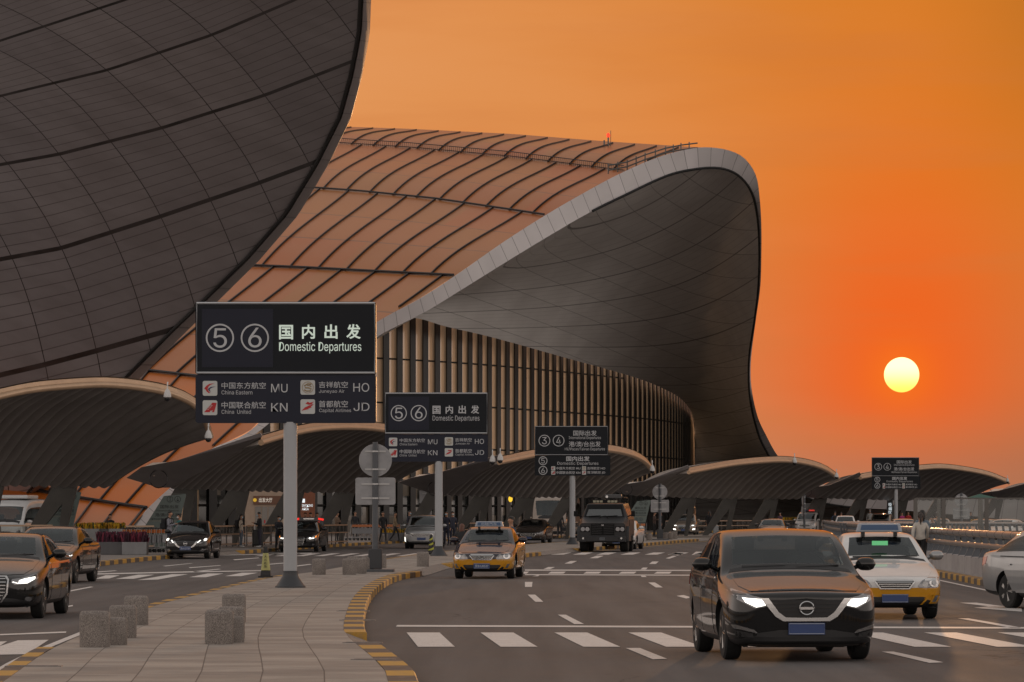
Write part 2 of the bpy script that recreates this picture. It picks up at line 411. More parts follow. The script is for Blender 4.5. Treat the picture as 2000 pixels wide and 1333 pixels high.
g = MB(); g.grid([[(x+.28, y, .15) for x, y in rk], [(x+.75, y, .15) for x, y in rk]], flip=True); struct('verge_pavement', g, CONC)
# painted markings
mk = 0
def quad(pts, z=.006, name='road_marking', m=None):
    g = MB(); ids = [g.vert(G(x, y, z)) for x, y in pts]; g.face(ids[::-1])
    me = g.mesh(name)
    if me.polygons and me.polygons[0].normal.z < 0: me.flip_normals()
    struct(name, me, m or RP)
def wq(pts, z=.006, name='road_marking', m=None):
    g = MB(); ids = [g.vert((x, y, z)) for x, y in pts]; g.face(ids)
    me = g.mesh(name)
    if me.polygons[0].normal.z < 0: me.flip_normals()
    struct(name, me, m or RP)
def Z(ox, oy, sc, pts): return [(ox+x/sc, oy+y/sc) for x, y in pts]
for k in range(10):                                       # first crossing
    x = -1.57+k*1.10
    wq([(x, 55.65), (x+.49, 55.65), (x+.49+.32, 49.7), (x+.32, 49.7)])
wq([(-1.82, 59.4), (10.6, 58.0), (10.6, 57.2), (-1.82, 58.5)])
z2 = lambda *p: quad(Z(600, 900, 2.857, p))
z2((1215,677),(1257,677),(1254,705),(1215,705)); z2((1230,748),(1272,748),(1318,788),(1273,788)); z2((1398,860),(1443,860),(1545,912),(1491,912))
z2((1255,646),(1285,639),(1297,639),(1288,646)); z2((1318,606),(1345,594),(1383,594),(1355,606)); z2((1435,575),(1470,560),(1507,560),(1475,575)); z2((1575,545),(1615,531),(1655,531),(1620,545))
z2((1903,680),(1940,680),(1985,708),(1945,708)); z2((1862,642),(1885,642),(1895,650),(1866,650)); z2((1860,608),(1873,597),(1900,597),(1890,608)); z2((1908,577),(1925,563),(1962,563),(1945,577))
for a in (1140, 1345, 1543, 1740, 1937, 2135, 2332, 2530): z2((a-2,631),(a+16,620),(a+98,620),(a+84,631))
z2((1215,608),(3000,612),(3000,617),(1215,614)); z2((1215,634),(3000,640),(3000,645),(1215,639))
for a in (1360, 1482, 1612, 1747, 1882, 2015, 2150): z2((a,525),(a+50,513),(a+115,513),(a+70,525))
quad([(1222,1266),(1250,1266),(1303,1287),(1275,1288)]); quad([(1722,1273),(1745,1273),(1843,1294),(1815,1295)])
z3 = lambda *p: quad(Z(1300, 900, 2.857, p))
z3((1630,880),(1690,880),(1985,931),(1925,932)); z3((1640,793),(1735,793),(1985,825),(1990,843),(1720,822),(1800,813))
z3((10,525),(50,515),(105,517),(70,529)); z3((145,527),(170,508),(225,510),(200,527)); z3((0,545),(40,532),(62,534),(20,548)); z3((60,755),(100,750),(145,764),(115,770))
zl = lambda *p: quad(Z(0, 900, 2.857, p))
zl((530,660),(590,640),(668,640),(610,658)); zl((645,660),(770,637),(862,637),(745,660)); zl((765,667),(960,634),(1050,634),(880,664)); zl((1055,651),(1160,630),(1248,630),(1150,651)); zl((1255,645),(1350,626),(1440,626),(1345,645))
zl((530,630),(1070,618),(1480,612),(1480,616),(1070,624),(530,636))
zl((905,588),(1060,573),(1080,573),(925,590)); zl((1053,596),(1225,584),(1235,586),(1060,600)); zl((1075,618),(1220,604),(1236,606),(1090,622)); zl((360,730),(505,703),(523,705),(380,733)); zl((535,620),(640,613),(657,615),(550,624))
zl((1300,552),(1440,541),(1450,544),(1310,556)); zl((1430,583),(1580,570),(1590,573),(1440,586)); zl((1640,588),(1730,577),(1740,580),(1655,591)); zl((350,815),(405,806),(408,812),(352,822)); zl((1075,529),(1740,515),(1745,519),(1080,533))
for a in (1420, 1530, 1640, 1750, 1860, 1970, 2090, 2210): zl((a,533),(a+100,518),(a+150,518),(a+55,533))
zl((0,968),(370,953),(368,961),(0,975)); zl((-150,1083),(100,1003),(272,1000),(150,1080),(0,1083)); zl((-250,1110),(-60,1012),(40,1008),(-80,1085))
ll = plan(ISL_L, 40, 38, 62); g = MB(); g.grid([[(x-.30, y, .006) for x, y in ll], [(x-.18, y, .006) for x, y in ll]]); me = g.mesh('edge_line'); me.flip_normals() if me.polygons[0].normal.z < 0 else None; struct('edge_line', me, RP)
zl((332,1045),(425,990),(440,990),(440,1008),(385,1047))
rl = plan(RK, 60, 60, 110); g = MB(); g.grid([[(x-.50, y, .006) for x, y in rl], [(x-.38, y, .006) for x, y in rl]]); me = g.mesh('edge_line'); me.flip_normals() if me.polygons[0].normal.z < 0 else None; struct('edge_line', me, RP)
rl = plan(ISL_R, 60, 170, 300); g = MB(); g.grid([[(x+.45, y, .006) for x, y in rl], [(x+.60, y, .006) for x, y in rl]]); me = g.mesh('edge_line'); me.flip_normals() if me.polygons[0].normal.z < 0 else None; struct('edge_line', me, mat('yellow_paint', (.5, .28, .04), .6, var=.3, scale=4))
# ================================================================ terminal
def seams(name, base, dark, fn, var=.12, rough=.4, metal=0., spec=.5):
    m = mat(name, base, rough, metal, spec=spec); t = NT(m)
    k, r = fn(t); n = t.noise(t.coord(), .25, 4)
    k = t.mix(t.m('MULTIPLY', t.ramp(n, .35, .65), .35), k, tuple(c*(1-var*2) for c in base)); t.col(k)
    if r is not None: t.rough(r)
    return m
def uvs_(t): return t.sep(t.n('ShaderNodeUVMap').outputs[0])
# ---- near wing on the left: the underside of a roof that swoops down to the ground
term_l = thing('terminal_wing', 'dark swooping roof wing filling the upper left, underside with black radiating joints', 'building', tuple(G(30, 1060, 0)))
LK = {1: (-610, 190, [(-40,94),(0,80),(245,0),(420,-60),(760,-190)]), 2: (-355, 180, [(-60,205),(0,188),(211,137),(416,68),(576,0),(760,-85)]), 3: (-150, 176, [(-60,333),(0,322),(114,302),(314,251),(513,188),(681,123),(760,92)]),
      4: (40, 170, [(-60,517),(0,507),(120,485),(308,425),(502,359),(610,319),(720,275)]), 5: (155, 175, [(-60,748),(0,733),(86,713),(194,684),(336,644),(500,590)])}
LK[0] = (-900, 200, [(-40,-25),(0,-40),(245,-130),(760,-330)]); LK[6] = (215, 178, [(-60,1010),(0,1000),(190,960),(336,920)])
EDGE = [(-190,716),(-60,712),(0,710),(60,707),(100,700),(150,690),(230,668),(322,622),(420,562),(507,486),(587,404),(644,344),(735,254),(850,150),(930,85),(1010,25)]
EDGE = [(y, x) for y, x in EDGE]
def edge_x(y): return interp(EDGE, y)
def kpt(k, n):                                           # pixel of joint-line coordinate (k, n)
    i = max(0, min(5, int(floor(k)))); f = k-i
    def one(q):
        x0, sp, line = LK[q]; x = (x0+n*sp)/1.754; return x, interp(line, x)
    w = []
    pts = [one(q) for q in (max(i-1, 0), i, i+1, min(i+2, 6))]
    a, b, c, d = pts; f2, f3 = f*f, f*f*f
    m1 = [(c[j]-a[j])/2 if i > 0 else c[j]-b[j] for j in (0, 1)]; m2 = [(d[j]-b[j])/2 if i+2 <= 6 else c[j]-b[j] for j in (0, 1)]
    return [(2*f3-3*f2+1)*b[j]+(f3-2*f2+f)*m1[j]+(-2*f3+3*f2)*c[j]+(f3-f2)*m2[j] for j in (0, 1)]
def ldepth(x, y): return 168+.085*max(y, -200)+.030*(x-700)*-1*.8+.00002*(x-350)**2
g = MB(); rows = []; uvl = []; eg = []
for i in range(121):
    k = i*6/120; lo, hi = -6, 16
    for _ in range(40):
        m_ = (lo+hi)/2; p = kpt(k, m_)
        if p[0] < edge_x(p[1]): lo = m_
        else: hi = m_
    ne = lo; n0 = ne
    while kpt(k, n0)[0] > -650: n0 -= .1
    r = []; u = []
    for j in range(41):
        n = n0+(ne-n0)*j/40; x, y = kpt(k, n); r.append(P(x, y, ldepth(x, y))); u.append((n+30, k))
    rows.append(r); uvl.append(u); eg.append(kpt(k, ne))
g.grid(rows, uvl)
def f_left(t):
    u = uvs_(t); d = (.012, .011, .011)
    k = t.mix(t.white(t.comb(t.cell(u[0], 1.), t.cell(u[1], 1.))), (.42, .395, .42), (.485, .455, .475))
    k = t.mix(t.m('MULTIPLY', t.line(u[1], .111, .009), .7), k, (.10, .088, .088)); k = t.mix(t.line(u[0], 1., .018), k, d)
    k = t.mix(t.line(u[1], 1., .042), k, (.004, .004, .004)); return k, None
SOFL = seams('soffit_near', (.21, .18, .185), None, f_left, .04, .5)
so_ = part('roof_soffit', g, SOFL, term_l, smooth=60, world=True)
g = MB(); rows = []
for i, (x, y) in enumerate(eg):
    d = ldepth(x, y); a = max(0, min(1, (y+60)/700)); w = 13+9*a
    rows.append([P(x-2, y, d-.05), P(x+.1, y, d-.5), P(x+w, y+1, d+.8), P(x+w+1, y+1, d+1.6), P(x-2, y-2, d+2.2)])
g.grid(rows, [[(k, i*.35) for k in range(5)] for i in range(len(rows))])
def f_fl(t):
    u = uvs_(t); return t.mix(t.line(u[1], 1.4, .05), (.25, .22, .22), (.06, .06, .06)), None
part('roof_edge', g, seams('roof_edge_near', (.25, .22, .22), None, f_fl, .03, .45), term_l, smooth=50, world=True)
g = MB(); pts = [P(x-6, y, ldepth(x, y)-.2) for x, y in eg]; g.tube(pts, .10, 6); part('edge_joint', g, mat('black_gap', (.006, .006, .006), .7), term_l, smooth=60, world=True)
# ---- main wing
term = thing('airport_terminal', 'terminal wing with orange panelled roof, pale curved rim and striped glass front', 'building', tuple(G(1100, 1040, 0)))
HL = [ # y-ordered roof lines: x offset, rib spacing, polyline, distance at the left and right
 (970, 52, [(560,243),(650,247),(800,252),(1000,262),(1190,277),(1362,288),(1420,292)], 380, 318),
 (914, 50, [(560,268),(645,280),(800,290),(1000,308),(1190,332),(1300,345)], 356, 312),
 (827, 46, [(500,357),(600,368),(700,375),(850,390),(1000,412),(1060,421),(1160,436)], 330, 300),
 (624, 54, [(400,516),(480,520),(600,525),(750,533),(890,540),(1000,546)], 306, 285),
 (422, 57, [(180,718),(275,724),(385,737),(500,752),(650,775)], 288, 268),
 (201, 50, [(40,955),(157,975),(241,988),(330,1000),(450,1012)], 268, 252),
 (90, 48, [(-60,1160),(150,1185),(300,1200),(400,1205)], 250, 240)]
RIM_U = [(1420,290),(1362,289),(1290,306),(1210,340),(1130,383),(1060,424),(985,472),(890,538),(820,583),(740,627),(660,680),(580,745),(488,842),(405,882),(355,932),(292,990),(262,1024),(240,1055)]
rim_u_y = sorted([(y, x) for x, y in RIM_U])
def hl_pt(h, x):
    x0, sp, line, dl, dr = HL[h]
    return interp(line, x), dl+(dr-dl)*(x-line[0][0])/(line[-1][0]-line[0][0])
# bays between two cross gutters: upper line, lower line, x of rib 0 and rib spacing at the lower and at the upper line
BAYS = [(0, 1, 686.6, 42.6, 778.2, 42.6), (1, 2, 676.7, 45.4, 801.7, 47.5), (2, 3, 621.0, 55.0, 794.3, 56.4), (3, 4, 287.0, 56.0, 535.0, 66.0), (4, 5, 194.0, 50.0, 415.0, 62.0), (5, 6, 90.0, 46.0, 232.0, 50.0)]
def roof_pt(b, n, s):                                     # bay, rib number, 0 at the lower line .. 1 at the upper
    ku, kl, xb, sb, xt, st_ = BAYS[b]; x0, x1 = xb+n*sb, xt+n*st_
    y0, d0 = hl_pt(kl, x0); y1, d1 = hl_pt(ku, x1)
    return x0+(x1-x0)*s, y0+(y1-y0)*s-(9 if b < 3 else 5)*6.75*s*(1-s)**2, d0+(d1-d0)*s-1.2*sin(pi*s)
def n_edge(b, s):
    lo, hi = -16, 18
    for _ in range(40):
        m_ = (lo+hi)/2; x, y, d = roof_pt(b, m_, s)
        if x < (interp(rim_u_y, y) if y > 289.5 else 1400): lo = m_
        else: hi = m_
    return lo
g = MB()
for b in range(6):
    rows = []; uvl = []
    for i in range(25):
        s = i/24*(1 if b < 5 else 1); s = s if b < 5 else .4+.6*s; ne = n_edge(b, s); r = []; u = []; n0 = -9 if b > 1 else -5
        for j in range(41):
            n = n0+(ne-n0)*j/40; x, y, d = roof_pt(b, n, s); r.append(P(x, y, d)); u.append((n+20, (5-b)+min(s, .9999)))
        rows.append(r); uvl.append(u)
    g.grid(rows, uvl, flip=True)
def f_roof(t):
    u = uvs_(t); row = t.cell(u[1], 1/3); w = t.white(t.comb(t.cell(u[0], 1.), row)); w2 = t.white(t.comb(t.cell(t.m('ADD', u[0], t.m('MULTIPLY', row, .7)), 3.), row))
    k = t.mix(t.m('MULTIPLY', t.m('ADD', t.m('MULTIPLY', w, .35), w2), .74), (.385, .100, .024), (.33, .128, .031))
    k = t.mix(t.m('MULTIPLY', t.line(u[1], 1/3, .010), .75), k, (.10, .06, .04)); am = t.m('GREATER_THAN', 2., u[1]); k = t.mix(am, k, t.mix(w, (.46, .110, .007), (.52, .132, .010))); return k, None  # two lowest bays coloured amber to stand in for the warm glow there
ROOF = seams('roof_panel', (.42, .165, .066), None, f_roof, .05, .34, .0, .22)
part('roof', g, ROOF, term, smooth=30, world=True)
DK = mat('dark_rail', (.035, .034, .036), .4, .5); MET = mat('grey_metal', (.20, .18, .165), .4, .6, var=.25, scale=1)
def up(v, a=.5): return v+Vector((-.25, -.7, .5))*a
for b in range(6):
    for n in range(-9, 14):
        pts = []
        for i in range(15):
            s = i/14; 
            if b == 5: s = .4+.6*s
            if b == 0: s *= .93
            x, y, d = roof_pt(b, n, s)
            if n < n_edge(b, s)-.03: pts.append(up(P(x, y, d), .10))
        if len(pts) > 1 and max(p.x/p.y*F+1000 for p in pts) > 130:
            g = MB(); w = (.032, .046, .058, .065, .07, .07)[b]; rw = []
            for p in pts: rw.append([p+Vector((-w, 0, -.08)), p+Vector((-w*.6, -.05, .08)), p+Vector((w*.6, -.05, .08)), p+Vector((w, 0, -.08))])
            g.grid(rw); rb = part('roof_rib', g, DK, term, world=True)
            if b > 2:
                g = MB(); g.grid([[p+Vector((w, .05, -.1)), p+Vector((w+.26*(1-abs(2*i/(len(pts)-1)-1)**4), .05, -.14))] for i, p in enumerate(pts)]); part('recess', g, MET, term, world=True)
def gutter(h, s):                                         # point of cross line h at share s of its visible length
    b = h-1; ne = n_edge(b, 0.); n = -7+(ne+7)*s; return up(P(*roof_pt(b, n, 0.)), .22)
for h in (1, 2, 3, 4, 5):
    pts = [gutter(h, i/30) for i in range(31)]; g = MB(); r = {1: .05, 2: .085, 3: .095, 4: .11, 5: .12}[h]
    if h > 1:
        g.tube(pts, r, 6)
        if h > 3: g.tube([p+Vector((0, .2, -.75)) for p in pts], r*.8, 6)
    else:
        for q in (pts, [p+Vector((-.05, -.15, .38)) for p in pts]): g.tube(q, .038, 5)
        for a, b_ in zip(pts, pts[1:]):
            for f in [k/7 for k in range(7)]: p = a.lerp(b_, f); g.tube([p+Vector((0, 0, -.18)), p+Vector((-.05, -.15, .42))], .018, 3)
    part('roof_gutter', g, DK, term, world=True)
    if h > 2: g = MB(); g.grid([[p+Vector((0, .15, -.06)) for p in pts], [p+Vector((0, .15, -.42)) for p in pts]]); part('recess', g, MET, term, world=True)
# rim: outer line, inner line, with its own depth
RIM = [ # outer x,y  inner x,y  distance
 (240,1055,262,1062,256),(262,1024,276,1036,257),(292,990,306,1002,258),(355,932,371,942,260),(405,882,424,893,262),(488,842,502,846,265),(580,745,597,764,269),(660,680,670,706,273),(740,627,742,655,277),(820,583,828,611,280),(890,538,902,566,283),(985,472,1000,505,287),(1060,424,1076,459,290),(1130,383,1145,419,293),(1210,340,1224,380,296),(1290,306,1305,343,299),(1362,289,1365,330,301),(1410,291,1404,329,303),(1445,303,1432,337,305),(1465,322,1450,350,307),(1478,348,1464,368,309),(1484,390,1474,395,311),(1487,440,1481,440,314),(1487,500,1483,500,318),(1485,560,1481,562,322),(1477,620,1474,624,327),(1469,680,1464,690,333),(1466,720,1462,732,337),(1468,760,1464,770,341),(1480,815,1471,812,346),(1496,850,1484,856,351),(1520,892,1505,896,356),(1556,926,1536,940,360),(1600,950,1580,974,363),(1670,962,1650,990,366),(1760,966,1745,996,368),(1900,970,1890,1008,370),(2050,974,2050,1022,372)]
rim = spline(RIM, 150) if False else None
def rim_samples(n):
    q = [tuple(r) for r in RIM]; L_ = [0.]
    for a, b in zip(q, q[1:]): L_.append(L_[-1]+math.hypot(b[0]-a[0], b[1]-a[1]))
    cols = [[(L_[i], q[i][k]) for i in range(len(q))] for k in range(5)]
    out = []
    def herm(tab, s):
        xs = [a for a, _ in tab]; i = 0
        while i < len(xs)-2 and s > xs[i+1]: i += 1
        h = xs[i+1]-xs[i]; u = (s-xs[i])/h; y0, y1 = tab[i][1], tab[i+1][1]
        m0 = (tab[i+1][1]-tab[i-1][1])/(xs[i+1]-xs[i-1]) if i else (y1-y0)/h
        m1 = (tab[i+2][1]-tab[i][1])/(xs[i+2]-xs[i]) if i+2 < len(xs) else (y1-y0)/h
        u2, u3 = u*u, u**3
        return (2*u3-3*u2+1)*y0+(u3-2*u2+u)*h*m0+(-2*u3+3*u2)*y1+(u3-u2)*h*m1
    for i in range(n): s = L_[-1]*i/(n-1); out.append(([herm(c, s) for c in cols], s))
    return out
RS = rim_samples(220)
g = MB(); rows = []; uvl = []
for r, s in RS:
    ox, oy, ix, iy, d = r
    o = P(ox, oy, d); i = P(ix, iy, d+.6)
    rows.append([P(ox, oy, d+2.5), o, i, P(ix+.0, iy, d+2.2)]); uvl.append([(0, s), (.1, s), (.9, s), (1, s)])
g.grid(rows, uvl)
def f_rim(t):
    u = uvs_(t); k = t.mix(t.white(t.comb(t.cell(u[1], 27.), 0.)), (.58, .545, .54), (.64, .60, .60))
    return t.mix(t.line(u[1], 27., 1.2), k, (.22, .2, .2)), None
part('roof_rim', g, seams('rim_panel', (.44, .41, .41), None, f_rim, .05, .35), term, smooth=40, world=True)
g = MB(); g.tube([P(r[2], r[3], r[4]+.5) for r, s_ in RS[95:190]], .11, 5); part('rim_joint', g, MATS['black_gap'], term, world=True)
# soffit between the rim and the head of the glass front
GT = [(262,1062,262),(330,985,272),(420,900,281),(500,848,286),(600,764,291),(672,707,295),(745,655,298),(800,622,302),(870,638,306),(960,659,313),(1100,698,327),(1250,741,350),(1320,772,366),(1345,796,376),(1354,822,388),(1357,900,391),(1358,985,393),(1360,1045,394)]
def gt_samples(n):
    q = spline([(x, y, d*1.0) for x, y, d in GT], 400); return q
gts = gt_samples(400)
def lerp(a, b, t): return a+(b-a)*t
g = MB(); rows = []; uvl = []
# pair rim samples with head samples: left arm to left part of the head, apex to the middle, right arm to its end
pair = [(0,0),(.20,.28),(.26,.38),(.34,.44),(.42,.52),(.52,.66),(.60,.74),(.68,.79),(.76,.84),(.84,.90),(.90,.96),(1,1)]
for r, s in RS:
    f = s/RS[-1][1]; q = interp(pair, f); a = gts[min(399, int(q*399))]
    ox, oy, ix, iy, d = r; dw = d+1.5; row = []
    for j in range(22):
        t = j/21; b = sin(pi*t); row.append(P(lerp(ix, a.x, t), lerp(iy, a.y, t)-6*b*min(1, max(0, (f-.3)*4)), lerp(dw, a.z, t)+b*7))
    rows.append(row); uvl.append([(f, t/21) for t in range(22)])
g.grid(rows, uvl, flip=True)
def f_sof(t):
    o = t.sep(t.coord()); sl_ = t.m('MAXIMUM', t.m('SUBTRACT', t.m('MULTIPLY', o[2], .026), .35), .07)
    h = t.m('SUBTRACT', o[2], t.m('MULTIPLY', t.m('ADD', o[0], term.location.x), sl_)); v = t.m('ADD', o[2], t.m('MULTIPLY', o[0], .25))
    k = t.mix(t.white(t.comb(t.cell(h, 1.45), t.cell(v, 1.75))), (.70, .68, .66), (.76, .74, .715))
    k = t.mix(t.m('MULTIPLY', t.line(h, 1.45, .05), .8), k, (.09, .08, .08)); k = t.mix(t.m('MULTIPLY', t.line(h, .29, .03), .22), k, (.2, .18, .17)); k = t.mix(t.m('MULTIPLY', t.line(v, 1.75, .045), .6), k, (.12, .11, .11))
    w = t.n('ShaderNodeMapping'); w.inputs['Scale'].default_value = (.5, .5, 3.); t.put(w.inputs[0], t.coord())
    return k, t.ramp(t.noise(w.outputs[0], .8, 3), .35, .65, .36, .44)
part('soffit', g, seams('soffit_main', (.46, .43, .41), None, f_sof, .02, .4, .2), term, smooth=60, world=True)
# glass front: a curved wall with deep dark fins
plan_g = [(250,286),(480,292),(745,304),(880,312),(1000,322),(1100,333),(1200,346),(1270,358),(1310,368),(1338,378),(1352,389),(1357,398)]
pg = spline([((x-1000)/F*d, d) for x, d in plan_g], 500)
head = [(P(x, y, d).x, P(x, y, d).z) for x, y, d in GT[:15]]
def head_z(X, d):
    x = 1000+X/d*F
    return CH+(HY-interp([(a, b) for a, b, _ in GT[:16]], x))/F*d+.25
gl = MB(); rows = []
for p in pg[::4]: z = head_z(p.x, p.y); rows.append([Vector((p.x, p.y+.45, .15+(z-.15)*k/8)) for k in range(9)])
gl.grid(rows, flip=True)
m = mat('facade_glass', (.6, .4, .25), .12, .0, spec=.8, emis=(1, .66, .40), es=.06); t = NT(m); o = t.sep(t.coord())  # faint emission added to brighten the tan panes; no lamps stand behind
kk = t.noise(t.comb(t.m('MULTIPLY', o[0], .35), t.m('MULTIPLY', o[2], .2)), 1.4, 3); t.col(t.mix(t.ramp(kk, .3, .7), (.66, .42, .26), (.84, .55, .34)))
b_ = t.m('ADD', o[0], t.m('MULTIPLY', o[2], -1.3)); b2 = t.m('ADD', o[0], t.m('MULTIPLY', o[2], 1.5))
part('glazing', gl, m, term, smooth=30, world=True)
lg_ = MB(); rows = [[Vector((p.x, p.y+.22, .15+4.3*k/4)) for k in range(5)] for p in pg[::4] if head_z(p.x, p.y) > 4.5]
lg_.grid(rows, flip=True); m = mat('entrance_glass', (.03, .032, .03), .06, .0, spec=.9); t = NT(m); o = t.sep(t.coord())
t.col(t.mix(t.m('GREATER_THAN', t.white(t.comb(t.cell(t.m('ADD', o[0], t.m('MULTIPLY', o[1], .6)), 1.1), t.cell(o[2], 1.6))), .72), (.022, .024, .023), (.15, .125, .10)))
part('entrance_glass', lg_, m, term, smooth=30, world=True)
for z0 in (2.4, 4.45):
    g = MB(); g.tube([(p.x, p.y+.1, z0) for p in pg[::8] if head_z(p.x, p.y) > 4.6], .10, 4); part('transom', g, mat('fin_dark', (.022, .020, .019), .45, .2), term, world=True)
FIN = mat('fin_dark', (.022, .020, .019), .45, .2); s = 0; last = -9; nf = 0
for i in range(1, len(pg)):
    s += (pg[i]-pg[i-1]).length
    px = 1000+pg[i].x/pg[i].y*F
    if s-last >= 1.62:
        last = s; t_ = (pg[i]-pg[i-1]).normalized(); nrm = Vector((t_.y, -t_.x)); 
        if nrm.y > 0: nrm = -nrm
        z = head_z(pg[i].x, pg[i].y); g = MB(); c = pg[i]+nrm*.0
        g.box((c.x, c.y, (z+.15)/2), (.72, .12, z-.15), atan2(t_.y, t_.x)); part('mullion', g, FIN, term, world=True); nf += 1
for z0 in (3.6, 7.2, 10.8, 14.4):
    g = MB(); pts = [(p.x, p.y+.36, z0) for p in pg[::8] if head_z(p.x, p.y) > z0+.5]
    if len(pts) > 2: g.tube(pts, .07, 4); part('transom', g, FIN, term, world=True)
# walkway railing at the top of the rim
RAIL = mat('rail_steel', (.12, .115, .11), .4, .7); g = MB()
wp = [(1188,333,301),(1225,326,301),(1260,312,301),(1300,299,302),(1330,293,303),(1362,289,304)]
wp = [P(x, y, d) for x, y, d in wp]
for dz in (.0, .38): g.tube([p+Vector((0, 0, dz)) for p in wp], .06, 5)
for a, b in zip(wp, wp[1:]):
    for f in (0, .5): p = a.lerp(b, f); g.tube([p+Vector((0, 0, -.3)), p+Vector((0, 0, .55))], .05, 4)
part('roof_railing', g, RAIL, term, world=True)
bc = thing('warning_beacon', 'small red obstruction light on a short mast on the roof ridge', 'light', tuple(P(1188, 281, 330)))
g = MB(); g.tube([(0, 0, -.3), (0, 0, .7)], .07, 6); g.tube([(.22, 0, -.3), (.22, 0, 1.15)], .03, 5); g.tube([(-.35, 0, -.4), (-.35, 0, .3)], .08, 5); part('mast', g, RAIL, bc)
g = MB(); g.lathe([(.02, .0), (.14, .03), (.16, .25), (.1, .36), (.02, .4)], (0, 0, .55), 10); part('lamp', g, mat('red_lamp', (.5, .02, .01), .3, emis=(1, .04, .01), es=1.6), bc, smooth=50)
# ================================================================ canopies along the kerb
CANS = [ # low edge ends, arch, distance at low edge ends, flutes, legs (right edge of each leg head, photo x), gable outline
 dict(low=[(-330,936),(212,951)], arch=[(-195,835),(-120,795),(-60,775),(0,760),(60,748),(130,741),(210,738),(300,748),(355,764),(392,790),(412,840)], d=(155,172), n=28, legs=(-138,10,153), lab='nearest canopy at the left edge, orange-lit rim and fluted dark underside'),
 dict(low=[(330,952),(745,962)], arch=[(510,852),(570,835),(620,826),(680,823),(740,827),(790,839),(838,862),(868,886)], d=(180,205), n=27, legs=(388,490,597,695), gab=[(247,934),(276,913),(345,900),(508,846),(512,853),(432,902),(332,953),(310,953)], lab='fluted canopy behind the tall nearest sign pole, second from the left'),
 dict(low=[(862,966),(1190,970)], arch=[(975,893),(1045,879),(1100,871),(1150,868),(1190,870),(1235,880),(1260,894),(1275,912)], d=(213,240), n=25, legs=(870,962,1048,1132), gab=[(778,943),(802,934),(862,922),(974,889),(977,895),(930,930),(864,967),(838,963)], lab='fluted canopy behind the sign with circled 3 and 4, above the armoured truck'),
 dict(low=[(1235,967),(1562,974)], arch=[(1345,914),(1400,904),(1440,898),(1500,893),(1540,893),(1580,899),(1612,910),(1637,927)], d=(255,288), n=23, legs=(1363,1443,1523), gab=[(1192,958),(1206,949),(1260,940),(1344,909),(1347,915),(1300,938),(1237,968),(1222,967)], lab='fluted canopy right of the glass front, its arch cutting the orange sky'),
 dict(low=[(1588,972),(1893,976)], arch=[(1680,927),(1740,916),(1800,909),(1840,907),(1890,913),(1932,922),(1970,937)], d=(318,352), n=22, legs=(1618,1697,1776,1850), gab=[(1560,960),(1575,954),(1620,948),(1679,923),(1682,928),(1640,948),(1590,973),(1575,971)], lab='fluted canopy behind the farthest pole sign, below the sun'),
 dict(low=[(1942,974),(2230,977)], arch=[(2018,944),(2080,935),(2150,930),(2230,938),(2290,956)], d=(362,400), n=22, legs=(1962,2040), gab=[(1905,966),(1925,962),(1950,959),(2016,941),(2018,945),(1985,958),(1943,975),(1928,972)], lab='farthest canopy, only its pale sloping end showing at the right edge')]
FL = mat('fluted_metal', (.27, .25, .24), .5, .15, var=.15, scale=.6); TOPM = mat('canopy_top', (.36, .32, .29), .45, .2, var=.15, scale=.5)
RIMM = mat('canopy_rim', (.50, .335, .215), .35, .35, var=.12, scale=1.5); LEGM = mat('leg_steel', (.062, .058, .052), .5, .2, var=.2, scale=2); LEGE = mat('leg_lit_edge', (.42, .36, .31), .4, .3)
GABM = mat('gable_plate', (.30, .28, .285), .45, .2, var=.12, scale=1)
